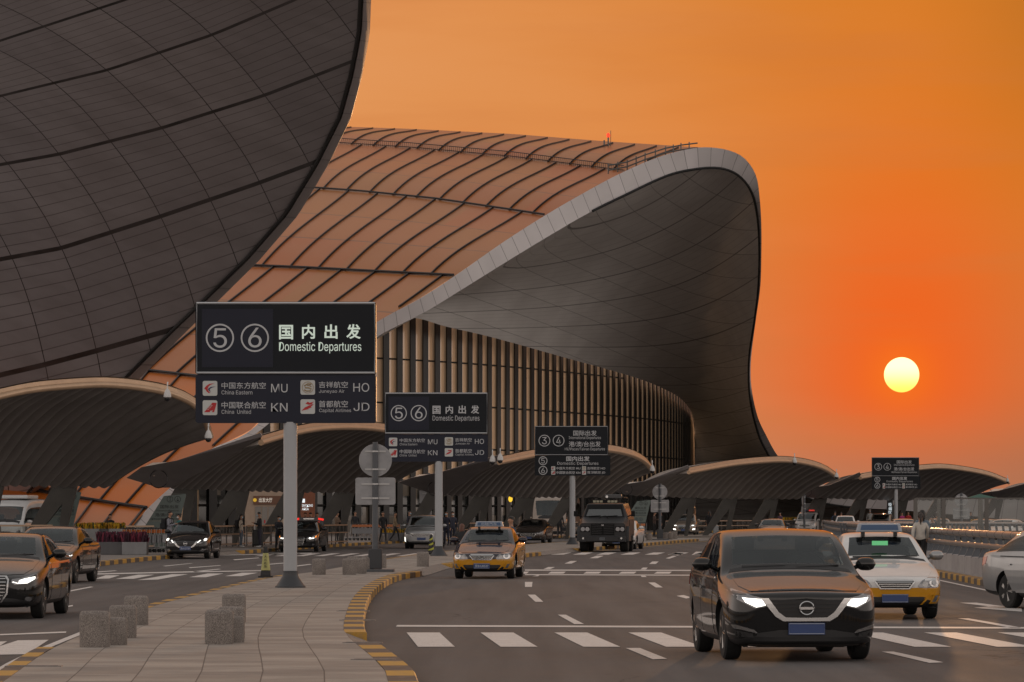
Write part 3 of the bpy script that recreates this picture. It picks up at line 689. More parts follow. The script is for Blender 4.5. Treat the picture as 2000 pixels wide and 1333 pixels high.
for ci, c in enumerate(CANS):
    (xl, yl), (xr, yr) = c['low']; dl, dr = c['d']; n = c['n']
    def lowp(t): return P(xl+(xr-xl)*t, yl+(yr-yl)*t+2.5*sin(pi*t), dl+(dr-dl)*t)
    ar = spline(c['arch'], 121)
    def highp(t):
        a = ar[min(120, int(round(t*120)))]; return P(a.x, a.y, dl+(dr-dl)*t-9)-Vector((0, 0, .36))
    base = lowp(.5); base.z = 0
    th = thing('canopy', c['lab'], 'canopy', tuple(base), group='fluted canopies over the drop-off kerb')
    NU = n*8; rows = []; NS = 14
    for j in range(NS+1):
        s = j/NS; row = []
        for i in range(NU+1):
            t = i/NU; a, b = lowp(t), highp(t); p = a.lerp(b, s)
            p.z += sin(pi*s)*(.55 if ci else .8)*(.35+.65*sin(pi*min(1, .15+t)))
            row.append(p)
        rows.append(row)
    cor = []
    for j, row in enumerate(rows):
        r2 = []
        for i, p in enumerate(row):
            a = row[max(i-1, 0)]; b = row[min(i+1, NU)]; q = rows[min(j+1, NS)][i]-rows[max(j-1, 0)][i]
            nn = (b-a).cross(q).normalized()
            if nn.y > 0: nn = -nn
            r2.append(p+nn*(.12*abs(sin(pi*i/8))-.03))
        cor.append(r2)
    g = MB(); g.grid(cor, flip=True); part('underside', g, FL, th, smooth=50, world=True)
    g = MB(); tp = [[p+Vector((0, .25, .42)) for p in row[::8]] for row in rows]; g.grid(tp)
    ed = [r[0] for r in rows]; g.grid([[r[0] for r in rows], [r[0] for r in tp]]); g.grid([[r[-1] for r in rows], [r[-1] for r in tp]]); g.grid([rows[0][::8], tp[0]])
    part('roof_sheet', g, TOPM, th, smooth=50, world=True)
    rm = [highp(i/60)+Vector((0, -.1, .05)) for i in range(61)]
    g = MB(); g.tube(rm, .14, 8); part('rim_tube', g, RIMM, th, smooth=60, world=True)
    g = MB(); g.grid([[p+Vector((0, 0, .10)) for p in rm], [p+Vector((0, .02, .30)) for p in rm], [p+Vector((0, .5, .34)) for p in rm]]); part('rim_flashing', g, RIMM, th, smooth=60, world=True)
    if 'gab' in c:
        gp = []
        for i, (x, y) in enumerate(c['gab']): gp.append(P(x, y, dl-9*max(0, min(1, (yl-y)/(yl-c['arch'][0][1])))-.3))
        g = MB(); k = len(gp); b = len(g.v)
        for p in gp: g.vert(p)
        for p in gp: g.vert(p+Vector((0, .5, .02)))
        g.face(list(range(k))[::-1]); g.face([k+i for i in range(k)])
        for i in range(k): j = (i+1) % k; g.face([i, j, k+j, k+i])
        o = part('gable_plate', g, GABM, th, world=True)
        cc = (gp[0]+gp[2]+gp[6])/3; cc = P(c['gab'][6][0]-(22 if ci == 1 else 14), c['gab'][6][1]-(17 if ci == 1 else 12), dl-3.2)
        g = MB(); r = (.42 if ci == 1 else .4); g.tube([cc+Vector((r*cos(a*pi/10), -.05, r*sin(a*pi/10))) for a in range(20)], .022, 4, closed=True); part('round_seam', g, DK, th, world=True)
        x, y = c['gab'][1]; sx = 1 if ci == 1 else .75
        lp = [(x-8*sx, y+6*sx), (x+22*sx, y-9*sx), (x+76*sx, y-11*sx), (x+26*sx, y+10*sx)]
        g = MB(); 
        for z in (0, -.18):
            for px, py in lp: p = P(px, py, dl+1+(y-py)*.35); g.vert(p+Vector((0, 0, z)))
        g.face((0,1,2,3)); g.face((7,6,5,4)); [g.face((i, 4+i, 4+(i+1) % 4, (i+1) % 4)) for i in range(4)]
        part('link_roof', g, mat('link_roof', (.60, .50, .42), .5, var=.1), th, world=True)
    for x in c['legs']:
        t = max(0, min(1, (x-xl-10)/(xr-xl))); p = lowp(t); p = P(x, 960, p.y+.2); zt = lowp(t).z; h = zt-.15; k = h/3.0*(.92)
        org = Vector((p.x, p.y, zt)); M = Matrix.Translation(org)
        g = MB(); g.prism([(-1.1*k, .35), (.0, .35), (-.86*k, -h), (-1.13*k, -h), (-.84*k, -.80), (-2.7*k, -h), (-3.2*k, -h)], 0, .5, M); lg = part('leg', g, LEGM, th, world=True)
        g = MB(); g.prism([(.0, .35), (.10, .35), (-.76*k, -h), (-.86*k, -h)], -.05, .55, M); part('lit_edge', g, LEGE, lg, world=True).parent = lg  # pale strip painting the light caught along the leg's right edge
        lg.children[0].data.transform(Matrix.Translation(th.location))
        lg.children[0].data.transform(Matrix.Translation(-th.location))
# ---- domes of the security cameras that hang from the rims
CW = mat('camera_white', (.55, .54, .53), .35); CB = mat('camera_glass', (.015, .015, .018), .1)
def dome(x, y, d, s, lab):
    t = thing('dome_camera', lab, 'security camera', tuple(P(x, y, d)), group='dome cameras under the canopies')
    g = MB(); g.lathe([(.02, .50), (.03, .36), (.10, .27), (.16, .10), (.165, 0), (.14, -.02)], n=16); part('housing', g, CW, t, smooth=50)
    g = MB(); g.ball((0, 0, -.05), (.13, .13, .13)); part('lens_bubble', g, CB, t, smooth=60)
    g = MB(); g.tube([(0, 0, .48), (.0, .12, .62), (.0, .25, .62)], .03, 6); part('bracket', g, CW, t)
    t.scale = (s,)*3
dome(327, 776, 156, 1.0, 'white dome camera hanging from the nearest canopy rim, left of the big sign')
dome(407, 856, 158, 1.0, 'dome camera hanging from the tip of the nearest canopy, just under the big sign')
dome(962, 902, 178, .9, 'leftmost of two dome cameras hanging side by side right of the second sign')
dome(977, 899, 178, .9, 'dome camera hanging closely right of another, between second and third signs')
dome(1274, 920, 226, 1.0, 'dome camera at the tip of the canopy right of the circled 3 and 4 sign')
dome(1552, 904, 268, 1.05, 'white dome camera under the arch of the canopy beside the orange sky')
dome(1634, 932, 270, .9, 'dome camera on the tip of the canopy nearest the farthest sign')
dome(1968, 941, 340, .9, 'dome camera on the rightmost canopy tip below the sun')
# ================================================================ pole signs with lettering
SIGND = mat('sign_face', (.008, .010, .014), .5, spec=.2); SIGNB = mat('sign_panel', (.019, .021, .034), .5, spec=.2); SIGNW = mat('sign_white', (.48, .49, .51), .5)
LIT = mat('lit_lettering', (.4, .45, .4), .5, emis=(.62, .72, .62), es=.5); POLE = mat('pole_paint', (.36, .37, .385), .4, var=.06, scale=1); BASEM = mat('base_paint', (.035, .037, .042), .45)
WHT = mat('plate_white', (.50, .51, .50), .5); RED = mat('emblem_red', (.42, .012, .016), .5); NAVY = mat('emblem_navy', (.02, .025, .09), .5); GOLD = mat('emblem_gold', (.33, .24, .13), .5); INK = mat('ink', (.02, .022, .024), .6)
_txt = {}
try: FONT = bpy.data.fonts.load(bpy.utils.resource_path('LOCAL')+'/datafiles/fonts/Inter.woff2')   # Blender's own font
except Exception: FONT = None
def text(parent, s, x0, x1, z0, z1, y, m, th=.006, bold=0., name='lettering', keep=False):
    cjk = any(ord(c) > 0x2000 for c in s)
    if not cjk: bold = 0.
    key = (s, bold)
    if key not in _txt:
        cu = bpy.data.curves.new('t', 'FONT'); cu.body = s
        if FONT and not cjk: cu.font = FONT
        cu.offset = bold; cu.extrude = .5
        o = bpy.data.objects.new('t', cu); C.objects.link(o); bpy.context.view_layer.update()
        me = bpy.data.meshes.new_from_object(o.evaluated_get(bpy.context.evaluated_depsgraph_get())); bpy.data.objects.remove(o); bpy.data.curves.remove(cu)
        _txt[key] = me
    me = _txt[key].copy(); v = [q.co for q in me.vertices]
    ax, bx = min(q.x for q in v), max(q.x for q in v); ay, by = min(q.y for q in v), max(q.y for q in v)
    sx = (x1-x0)/(bx-ax); sz = (z1-z0)/(by-ay)
    if keep: sx = min(sx, sz); sz = sx
    for q in me.vertices: q.co = Vector((x0+(q.co.x-ax)*sx, y-(q.co.z+.5)*th, z0+(q.co.y-ay)*sz))
    me.name = name
    return part(name, me, m, parent)
def plate(parent, name, x0, x1, z0, z1, y0, y1, m, r=.0):
    g = MB()
    if r:
        pts = []
        for cx, cz, a0 in ((x1-r, z0+r, -90), (x1-r, z1-r, 0), (x0+r, z1-r, 90), (x0+r, z0+r, 180)):
            for k in range(5): a = radians(a0+k*22.5); pts.append((cx+r*cos(a), cz+r*sin(a)))
    else: pts = [(x0, z0), (x1, z0), (x1, z1), (x0, z1)]
    g.prism(pts, y0, y1); return part(name, g, m, parent)
def ring(parent, cx, cz, r, w, y, m, name='circle', n=40):
    g = MB(); rows = []
    for k in range(n+1):
        a = 2*pi*k/n; e = Vector((cos(a), 0, sin(a))); c = Vector((cx, y, cz))
        rows.append([c+e*(r-w), c+e*(r-w)+Vector((0, -.008, 0)), c+e*r+Vector((0, -.008, 0)), c+e*r])
    g.grid(rows); return part(name, g, m, parent)
def flat(parent, name, polys, y, m, th=.005):
    g = MB()
    for p in polys: g.prism(p, y-th, y)
    return part(name, g, m, parent)
def emblem(parent, kind, x0, x1, z0, z1, y):
    e = plate(parent, 'emblem_plate', x0, x1, z0, z1, y-.008, y+.01, WHT, (x1-x0)*.12); w, h = x1-x0, z1-z0; yy = y-.0085
    f = lambda pts: [(x0+a*w, z0+b*h) for a, b in pts]
    if kind == 'swallow':
        flat(e, 'red_wing', [f([(.10,.48),(.24,.66),(.46,.80),(.82,.84),(.55,.74),(.40,.62),(.34,.48),(.38,.34),(.52,.20),(.40,.18),(.26,.30),(.22,.40)])], yy, RED)
        flat(e, 'blue_tail', [f([(.36,.46),(.55,.60),(.90,.62),(.62,.54),(.48,.44),(.50,.34),(.56,.24),(.42,.34)])], yy, NAVY)
    elif kind == 'fin':
        flat(e, 'red_tail', [f([(.10,.20),(.48,.62),(.66,.84),(.96,.82),(.78,.20),(.62,.20),(.70,.32),(.52,.30),(.50,.20)])], yy, RED)
        t = text(e, 'CUA', 0, w*.46, 0, h*.20, 0, WHT, .003); t.matrix_basis = Matrix.Translation((x0+w*.36, yy-.006, z0+h*.33)) @ Matrix.Rotation(radians(-42), 4, 'Y')
    elif kind == 'disc':
        cx, cz = (x0+x1)/2, (z0+z1)/2; ring(e, cx, cz, w*.40, w*.035, yy, GOLD, 'gold_ring', 28)
        g = MB(); g.tube([(cx+w*a, yy-.003, cz+h*b) for a, b in ((.24,.22),(.0,.25),(-.22,.12),(-.16,-.02),(.06,-.03),(.24,-.10),(.16,-.24),(-.10,-.24),(-.24,-.16))], w*.045, 4)
        g.tube([(cx+w*a, yy-.003, cz+h*b) for a, b in ((-.05,.14),(.14,.12),(.26,.04))], w*.035, 4); part('gold_curl', g, GOLD, e)
    else:
        flat(e, 'red_streak', [f([(.06,.20),(.30,.44),(.60,.58),(.92,.66),(.70,.48),(.80,.46),(.50,.34),(.58,.33),(.26,.26)]), f([(.34,.70),(.50,.84),(.62,.76),(.94,.84),(.78,.72),(.86,.66),(.60,.62),(.46,.66)])], yy, RED)
AIR = [('swallow', (152,288,832,970), '中国东方航空', (327,738,845,905), 'China Eastern', (327,613,920,958), 'MU', (787,940,860,939)),
       ('disc', (1060,1195,825,960), '吉祥航空', (1230,1500,838,897), 'Juneyao Air', (1232,1468,912,950), 'HO', (1550,1698,852,933)),
       ('fin', (152,288,1012,1150), '中国联合航空', (327,738,1025,1088), 'China  United', (327,600,1100,1138), 'KN', (787,940,1038,1116)),
       ('dragon', (1060,1195,1003,1138), '首都航空', (1230,1500,1015,1078), 'Capital Airlines', (1233,1530,1090,1130), 'JD', (1553,1700,1035,1111))]
def pole_sign(bx, by, d, kind, lab, lit=False):
    base = P(bx, by, d); base.z = .15
    t = thing('pole_sign', lab, 'road sign', tuple(base), group='dark guide signs on grey poles')
    U = .01123/4.76; zb = 3.76-.15                         # sheet units to metres, underside of the lower board
    if kind == 'A':
        cx = 922; X = lambda a: (a-cx-40)*U; Zz = lambda b: zb+(1222-b)*U
        up_ = plate(t, 'upper_board', X(85), X(1760), Zz(770), Zz(97), -.16, .16, SIGND, .05)
        lo_ = plate(t, 'lower_board', X(85), X(1762), Zz(1222), Zz(774), -.13, .13, SIGNB, .05)
        g = MB(); a, b, c, e = X(98), X(1748), Zz(757), Zz(110)
        g.tube([(a, -.163, c), (b, -.163, c), (b, -.163, e), (a, -.163, e)], .024, 4, closed=True); part('border', g, SIGNW, up_)
        plate(up_, 'number_panel', X(145), X(805), Zz(705), Zz(165), -.166, -.15, SIGNB)
        for q, s, bx_ in ((313, '5', (252,378,344,525)), (637, '6', (576,700,338,523))):
            ring(up_, X(q), Zz(433), 131*U, 15*U, -.166, SIGNW); text(up_, s, X(bx_[0]), X(bx_[1]), Zz(bx_[3]), Zz(bx_[2]), -.167, SIGNW, name='numeral', bold=.01)
        m = LIT if lit else SIGNW
        for s, q in (('国', (862,992,313,448)), ('内', (1075,1195,310,442)), ('出', (1283,1405,308,442)), ('发', (1485,1620,305,442))): text(up_, s, X(q[0]), X(q[1]), Zz(q[3]), Zz(q[2]), -.162, m, bold=.022, name='character')
        text(up_, 'Domestic Departures', X(862), X(1625), Zz(577), Zz(470), -.162, m, bold=.012)
        for k, e, cn, c1, en, c2, co, c3 in AIR:
            emblem(lo_, k, X(e[0]), X(e[1]), Zz(e[3]), Zz(e[2]), -.131)
            for s, q, bo in [(cn, c1, .003), (co, c3, 0.)]+([('China', (327, 443)+c2[2:], 0.), ('United', (472, 600)+c2[2:], 0.)] if 'United' in en else [(en, c2, 0.)]): text(lo_, s, X(q[0]), X(q[1]), Zz(q[3]), Zz(q[2]), -.131, SIGNW, bold=bo)
        px = 0.0
    else:
        k = 3.95/(532/3.636)/3.636*1.0                      # sheet of the second kind
        U = 3.95/532; X = lambda a: (a-1519)*U; zb = 3.76-.15; Zz = lambda b: zb+(698-b)*U
        up_ = plate(t, 'upper_board', X(1253), X(1772), Zz(555), Zz(348), -.16, .16, SIGND, .03); lo_ = plate(t, 'lower_board', X(1253), X(1786), Zz(698), Zz(557), -.18, .18, SIGND, .03)
        g = MB(); a, b, c, e = X(1257), X(1767), Zz(551), Zz(352); g.tube([(a, -.163, c), (b, -.163, c), (b, -.163, e), (a, -.163, e)], .014, 4, closed=True); part('border', g, SIGNW, up_)
        for s, x, z, r, p_, y in (('3', 1321, 452, 41, up_, -.163), ('4', 1421, 452, 41, up_, -.163), ('5', 1311, 594, 31, lo_, -.183), ('6', 1311, 662, 31, lo_, -.183)):
            ring(p_, X(x), Zz(z), r*U, 5*U, y, SIGNW); text(p_, s, X(x-r*.40), X(x+r*.40), Zz(z+r*.62), Zz(z-r*.62), y, SIGNW, name='numeral', bold=.01)
        for s, q, bo in (('国际出发', (1525,1690,380,417), .008), ('International Departures', (1493,1720,421,446), .01), ('港/澳/台出发', (1493,1718,457,495), .006), ('HK/Macao/Taiwan Departures', (1465,1748,500,526), .01)): text(up_, s, X(q[0]), X(q[1]), Zz(q[3]), Zz(q[2]), -.163, SIGNW, bold=bo)
        for s, q, bo in (('国内出发', (1475,1640,562,597), .02), ('Domestic Departures', (1412,1702,601,628), .01), ('中国东方航空 MU', (1405,1575,637,657), .01), ('吉祥航空 HO', (1623,1750,637,657), .01), ('中国联合航空 KN', (1405,1575,667,688), .01), ('首都航空 JD', (1623,1750,667,688), .01)): text(lo_, s, X(q[0]), X(q[1]), Zz(q[3]), Zz(q[2]), -.183, SIGNW, bold=bo)
        for kk, a, z in (('swallow', 1369, 633), ('disc', 1586, 633), ('fin', 1369, 664), ('dragon', 1586, 664)): emblem(lo_, kk, X(a), X(a+29), Zz(z+28), Zz(z), -.183)
    g = MB(); g.lathe([(.15, .26), (.15, zb+.02)], n=28); part('pole', g, POLE, t, smooth=40)
    g = MB(); g.lathe([(.335, 0), (.335, .03), (.30, .06), (.185, .24), (.175, .27), (.175, .36), (.15, .37)], n=28); part('pole_base', g, BASEM, t, smooth=35)
    return t
pole_sign(567, 1148, 82, 'A', 'nearest and largest dark guide sign, circled 5 and 6 with lit white lettering', True)
pole_sign(857, 1087, 143.5, 'A', 'second dark guide sign with circled 5 and 6, standing behind the yellow taxi', False)
pole_sign(1118, 1064, 196, 'B', 'dark guide sign with circled 3 and 4 left of the armoured truck', False)
pole_sign(1750, 1042, 306, 'B', 'farthest dark guide sign with circled 3 and 4, against the sky', False)
# ================================================================ backs of the round and square traffic signs
SB = mat('sign_back', (.30, .30, .31), .45, .5, var=.18, scale=3); PG = mat('post_grey', (.085, .09, .10), .45, .2, var=.15)
def back_sign(bx, by, d, H, lab, rz=0., plain=False, sq=(.54, .76)):
    b = P(bx, by, d); b.z = .15; t = thing('traffic_sign', lab, 'traffic sign', tuple(b), rz, group='traffic signs seen from behind')
    g = MB(); g.lathe([(.09, .5), (.075, H)], n=16); part('post', g, PG, t, smooth=40)
    if not plain:
        g = MB(); g.box((0, 0, .36), (.38, .38, .56)); part('base_block', g, BASEM, t, bev=.015)
        g = MB(); g.box((0, 0, .035), (1.05, .95, .07)); part('base_plate', g, PG, t, bev=.01)
    z1 = H-.05-.46; g = MB(); g.lathe([(.455, -.012), (.46, 0), (.455, .012)], (0, .12, 0), 40, 'Y'); g.v = [(x, y, z+z1) for x, y, z in g.v]; part('round_plate', g, SB, t, smooth=30)
    z2 = z1-.46-.02-sq[1]/2; g = MB(); w, h = .56, sq[1]/2
    pts = []
    for cx, cz, a0 in ((w-.06, -h+.06, -90), (w-.06, h-.06, 0), (-w+.06, h-.06, 90), (-w+.06, -h+.06, 180)):
        for k in range(4): a = radians(a0+30*k); pts.append((cx+.06*cos(a), z2+cz+.06*sin(a)))
    g.prism(pts, .105, .125); part('square_plate', g, SB, t)
    for z in (z1+.25, z1-.25, z2+h*.52, z2-h*.52):
        g = MB(); wd = .58 if z > z2+h else .78; g.box((0, .09, z), (wd, .03, .045)); g.lathe([(.095, -.02), (.095, .02)], (0, 0, z), 12); part('bracket', g, mat('bracket_steel', (.42, .42, .42), .35, .7), t)
back_sign(733, 1117, 104.4, 3.62, 'tall grey traffic sign seen from behind, disc above square plate, by granite blocks')
back_sign(838, 1058, 216, 3.95, 'dim traffic sign seen from behind, partly hidden by the second sign pole', 0, True)
back_sign(1289, 1055, 229, 3.45, 'traffic sign seen from behind right of the armoured truck')
back_sign(1571, 1040, 290, 3.15, 'thin dark traffic sign post behind the police van', radians(75), True)
back_sign(1878, 1033, 250, 3.0, 'traffic sign seen through the glass screen at the right', 0, True)
# ================================================================ granite bollards
def bollard_mesh():
    g = MB(); g.lathe([(.175, 0), (.178, .02), (.18, .37), (.172, .405), (.150, .425), (.02, .43)], n=28); me = g.mesh('bollard'); smooth_mesh(me, 50); return me
BM = bollard_mesh(); BM.materials.append(GRAN); nb = 0
def bollard(x, y, s, lab, z=.15):
    p = G(x, y, z); o = bpy.data.objects.new('bollard', BM); C.objects.link(o); o.location = p; o.scale = (s, s, s); tag(o, lab, 'bollard', 'round granite bollards')
    o.rotation_euler = (0, 0, random.random()*6); return o
for x, y, s, lab in ((185,1264,1.03,'largest granite bollard, nearest of the front left cluster'), (226,1260,.80,'half hidden bollard tight behind the nearest front left one'), (240,1246,1.0,'bollard in the middle of the front left cluster'), (266,1221,1.0,'farthest bollard of the front left cluster'),
    (428,1258,1.0,'nearest bollard of the cluster in the middle of the paving'), (456,1255,.78,'narrow strip of a bollard right behind the nearest middle one'), (452,1248,.98,'third bollard of the middle cluster with yellow mark'), (457,1216,1.0,'farthest and tallest looking bollard of the middle cluster'),
    (623,1123,1.0,'lone bollard between the tall sign pole and other blocks'), (682,1123,1.0,'bollard left of the traffic sign base, front of a pair'), (703,1121,1.0,'bollard tucked against the traffic sign base, left side'), (691,1117,1.0,'bollard peeping over the pair by the traffic sign'), (718,1117,1.0,'bollard hidden behind the traffic sign base block'), (743,1110,1.0,'bollard at right edge of the traffic sign base block'),
    (826,1107,1.05,'lone bollard in front of the second sign pole'),
    (1268,1056,1.0,'bollard left of the traffic sign beyond the armoured truck'), (1301,1054,1.0,'bollard right of the traffic sign beyond the armoured truck'), (1309,1054,1.0,'rightmost small bollard close to the beige car'), (1317,1053,1.1,'bollard before the front wheel of the beige car')): bollard(x, y, s, lab)
for i, x in enumerate((680,696,711,727)): bollard(x, 1054, 1.02, ('leftmost','second','third','rightmost')[i]+' of four small far bollards in front of the luggage trolleys')
for x, y, l in ((730,1059,'far bollard just left of the traffic sign post'),(741,1059,'far bollard behind the traffic sign post'),(752,1059,'far bollard just right of the traffic sign post')): bollard(x, y, 1.05, l)
# ================================================================ vehicles
def glass_mat(name, refl, tint, gtint=(1, 1, 1)):
    m = bpy.data.materials.new(name); m.use_nodes = True; nt = m.node_tree; nt.nodes.clear(); N = nt.nodes.new; Lk = nt.links.new
    lw = N('ShaderNodeLayerWeight'); lw.inputs[0].default_value = .30; mr = N('ShaderNodeMapRange'); Lk(lw.outputs['Fresnel'], mr.inputs[0]); mr.inputs[3].default_value = refl; mr.inputs[4].default_value = .6
    tr = N('ShaderNodeBsdfTransparent'); tr.inputs[0].default_value = (*tint, 1); gl = N('ShaderNodeBsdfGlossy'); gl.inputs['Roughness'].default_value = .03; gl.inputs[0].default_value = (*gtint, 1)
    mx = N('ShaderNodeMixShader'); Lk(mr.outputs[0], mx.inputs[0]); Lk(tr.outputs[0], mx.inputs[1]); Lk(gl.outputs[0], mx.inputs[2])
    o = N('ShaderNodeOutputMaterial'); Lk(mx.outputs[0], o.inputs[0]); MATS[name] = m; return m
CARGLASS = glass_mat('car_glass', .05, (.60, .64, .64), (.85, .92, .95)); PANE = glass_mat('pane_glass', .02, (.86, .88, .87), (.6, .6, .6))
def paint(name, c, rough=.5, metal=0.): return mat(name, c, rough, metal, coat=1., var=.08, scale=2.5, spec=.04)
PB = paint('paint_black', (.007, .007, .0075)); PGR = paint('paint_grey', (.045, .043, .042), .3, .3); PSI = paint('paint_silver', (.33, .335, .34), .3, .5); PWH = paint('paint_white', (.62, .61, .60)); PYE = paint('paint_yellow', (.52, .24, .012)); PNA = paint('paint_navy', (.014, .012, .022)); PBE = paint('paint_beige', (.26, .21, .17), .3, .4); PBR = paint('paint_brown', (.05, .036, .03), .3, .3)
PLB = mat('plastic_black', (.012, .012, .013), .55); CHR = mat('chrome', (.55, .55, .55), .15, 1.); TYR = mat('tyre_rubber', (.012, .012, .012), .85, var=.2, scale=12); RIMA = mat('alloy', (.36, .35, .34), .3, .8); LENS = mat('lamp_lens', (.20, .20, .21), .08, .5, coat=1.); SEAT = mat('seat_cloth', (.05, .05, .052), .8); SEATL = mat('seat_cover', (.20, .19, .18), .8)
HEAD = mat('headlamp_lit', (.9, .9, .85), .3, emis=(1, .97, .88), es=2.2); DRL = mat('daytime_lamp', (.9, .9, .85), .3, emis=(1, .98, .9), es=1.5); AMB = mat('amber_lamp', (.7, .2, .02), .3, emis=(1, .28, .02), es=1.3); TAIL = mat('tail_lamp', (.5, .01, .01), .25, emis=(1, .02, .01), es=.9); PLATE = mat('number_plate', (.022, .05, .16), .4); PLW = mat('plate_text', (.42, .45, .5), .5); PLG = mat('number_plate_green', (.2, .42, .3), .4)
def arr(verts, faces): return [Vector(v) for v in verts], faces
def body_mesh(D):
    """closed body from a table of stations; material slots: 0 paint, 1 lower, 2 trim, 3 windscreen, 4 arch liner, 5 side glass, 6 rear glass, 7 roof"""
    hw, st = D['W']/2, D['st']; R = []
    for q in st:
        t, w, zb, zs, cab, wr, zr, zc = q; y = t-D['L']/2; w *= hw; wr *= hw
        h = [(0, zb), (.80*w, zb), (.965*w, zb+.07), (w, zb+.50*(zs-zb)), (.99*w, zs-.07), (.955*w, zs)]
        if cab: h += [(.955*w+(wr-.955*w)*.84, zs+(zr-zs)*.84), (wr, zr), (wr-.085, zr+(zc-zr)*.55), (wr*.5, zc-.012), (0, zc)]
        else: h += [(.93*w, zs+.012), (.88*w, zs+.022), (.80*w, zs+(zc-zs)*.6), (.42*w, zc-.008), (0, zc)]
        R.append([(x, y, z) for x, z in h]+[(-x, y, z) for x, z in h[9:0:-1]])
    n = 20; vs = [p for r in R for p in r]; fs = []; mi = []
    for i in range(len(R)-1):
        for j in range(n):
            fs.append((i*n+j, i*n+(j+1) % n, (i+1)*n+(j+1) % n, (i+1)*n+j)); s = j if j < 10 else 19-j
            m = 0
            if s == 0 or s == 1: m = 2
            if D.get('two') and (s in (2, 3) or (s == 4 and st[i][0] > .9)): m = 1
            a, b = st[i][4], st[i+1][4]
            if a and b:
                k = (a, b)
                if s == 5 and a != 'x' and b != 'x' and k != ('n', 'n'): m = 5
                if s in (8, 9):
                    m = 7
                    if k == ('c', 'h'): m = 3
                    if k == ('r', 'b'): m = 6
                if s in (6, 7) and D.get('two'): m = 7
            mi.append(m)
    for base, fl in ((0, False), ((len(R)-1)*n, True)):
        for j in range(10):
            a, b = base+j, base+j+1; c, d = base+(n-j-1) % n, base+(n-j) % n
            q = [a, b, c, d] if j not in (0, 9) else ([a, b, c] if j == 0 else [a, b, d])
            if j == 0: q = [base, base+1, base+19]
            if j == 9: q = [base+9, base+10, base+11]
            fs.append(q if fl else q[::-1]); mi.append(2 if j < 2 else (1 if D.get('two') and j in (2, 3) else 0))
    bm = bmesh.new(); bv = [bm.verts.new(v) for v in vs]
    for f, m in zip(fs, mi):
        try: x = bm.faces.new([bv[k] for k in f]); x.material_index = m; x.smooth = True
        except ValueError: pass
    bmesh.ops.recalc_face_normals(bm, faces=bm.faces[:]); me = bpy.data.meshes.new('body'); bm.to_mesh(me); bm.free()
    for _ in range(8): me.materials.append(None)
    return me
def evaluated(o):
    bpy.context.view_layer.update(); return bpy.data.meshes.new_from_object(o.evaluated_get(bpy.context.evaluated_depsgraph_get()))
def split(me, idx):                                       # copy of the faces whose material slot is in idx
    bm = bmesh.new(); bm.from_mesh(me); bmesh.ops.delete(bm, geom=[f for f in bm.faces if f.material_index not in idx], context='FACES')
    r = bpy.data.meshes.new('m'); bm.to_mesh(r); bm.free(); return r
def patch(bvh, poly, off=.006, thick=.02, axis='F', cell=.05, guess=0.):
    bm = bmesh.new(); f = bm.faces.new([bm.verts.new((x, 0, z)) for x, z in poly])
    xs = [p[0] for p in poly]; zs = [p[1] for p in poly]
    for lo, hi, nv in ((min(xs), max(xs), (1, 0, 0)), (min(zs), max(zs), (0, 0, 1))):
        k = math.ceil(lo/cell+1e-6)
        while k*cell < hi-1e-4:
            bmesh.ops.bisect_plane(bm, geom=bm.verts[:]+bm.edges[:]+bm.faces[:], plane_co=Vector(nv)*k*cell, plane_no=nv); k += 1
    out = {}
    for v in bm.verts:
        a, z = v.co.x, v.co.z
        if axis == 'F': o_, d_ = Vector((a, -20, z)), Vector((0, 1, 0))
        elif axis == 'B': o_, d_ = Vector((a, 20, z)), Vector((0, -1, 0))
        elif axis == 'T': o_, d_ = Vector((a, z, 20)), Vector((0, 0, -1))
        else: o_, d_ = Vector((20*(1 if axis == 'R' else -1), a, z)), Vector((-1 if axis == 'R' else 1, 0, 0))
        h = bvh.ray_cast(o_, d_)
        p = h[0] if h[0] is not None else bvh.find_nearest(Vector((a, guess, z)) if axis in 'FB' else Vector((a, z, .8)) if axis == 'T' else Vector((o_.x/20, a, z)))[0]
        p = Vector(p); 
        if axis in 'FB': p.x, p.z = a, z
        if axis == 'T': p.x, p.y = a, z
        v.co = p-d_*off; out[v] = d_
    g = bmesh.ops.extrude_face_region(bm, geom=bm.faces[:]); ex = [e for e in g['geom'] if isinstance(e, bmesh.types.BMVert)]
    dd = d_
    for v in ex: v.co += dd*thick
    bmesh.ops.recalc_face_normals(bm, faces=bm.faces[:]); me = bpy.data.meshes.new('patch'); bm.to_mesh(me); bm.free(); return me
def wheel_meshes(r, w, spokes=5, key={}):
    k = (r, w, spokes)
    if k in key: return key[k]
    t = MB(); t.lathe([(r*.62, -w/2), (r*.90, -w/2), (r*.985, -w*.40), (r, -w*.2), (r, w*.2), (r*.985, w*.40), (r*.90, w/2), (r*.62, w/2)], n=36, axis='X'); tm = t.mesh('wheel'); smooth_mesh(tm, 35); tm.materials.append(TYR)
    g = MB(); g.lathe([(r*.66, .02), (r*.665, w*.46), (r*.60, w*.44), (r*.58, w*.10), (.01, w*.08)], n=30, axis='X')
    for i in range(spokes):
        a = 2*pi*i/spokes
        for da in (-.10, .10):
            c0, c1 = Vector((w*.34, r*.08*cos(a), r*.08*sin(a))), Vector((w*.42, r*.61*cos(a+da), r*.61*sin(a+da))); g.tube([c0, c1], [.035, .024], 5)
    g.lathe([(.055, w*.2), (.05, w*.42), (.01, w*.43)], n=12, axis='X'); rm = g.mesh('rim'); smooth_mesh(rm, 40); rm.materials.append(RIMA)
    key[k] = (tm, rm); return key[k]
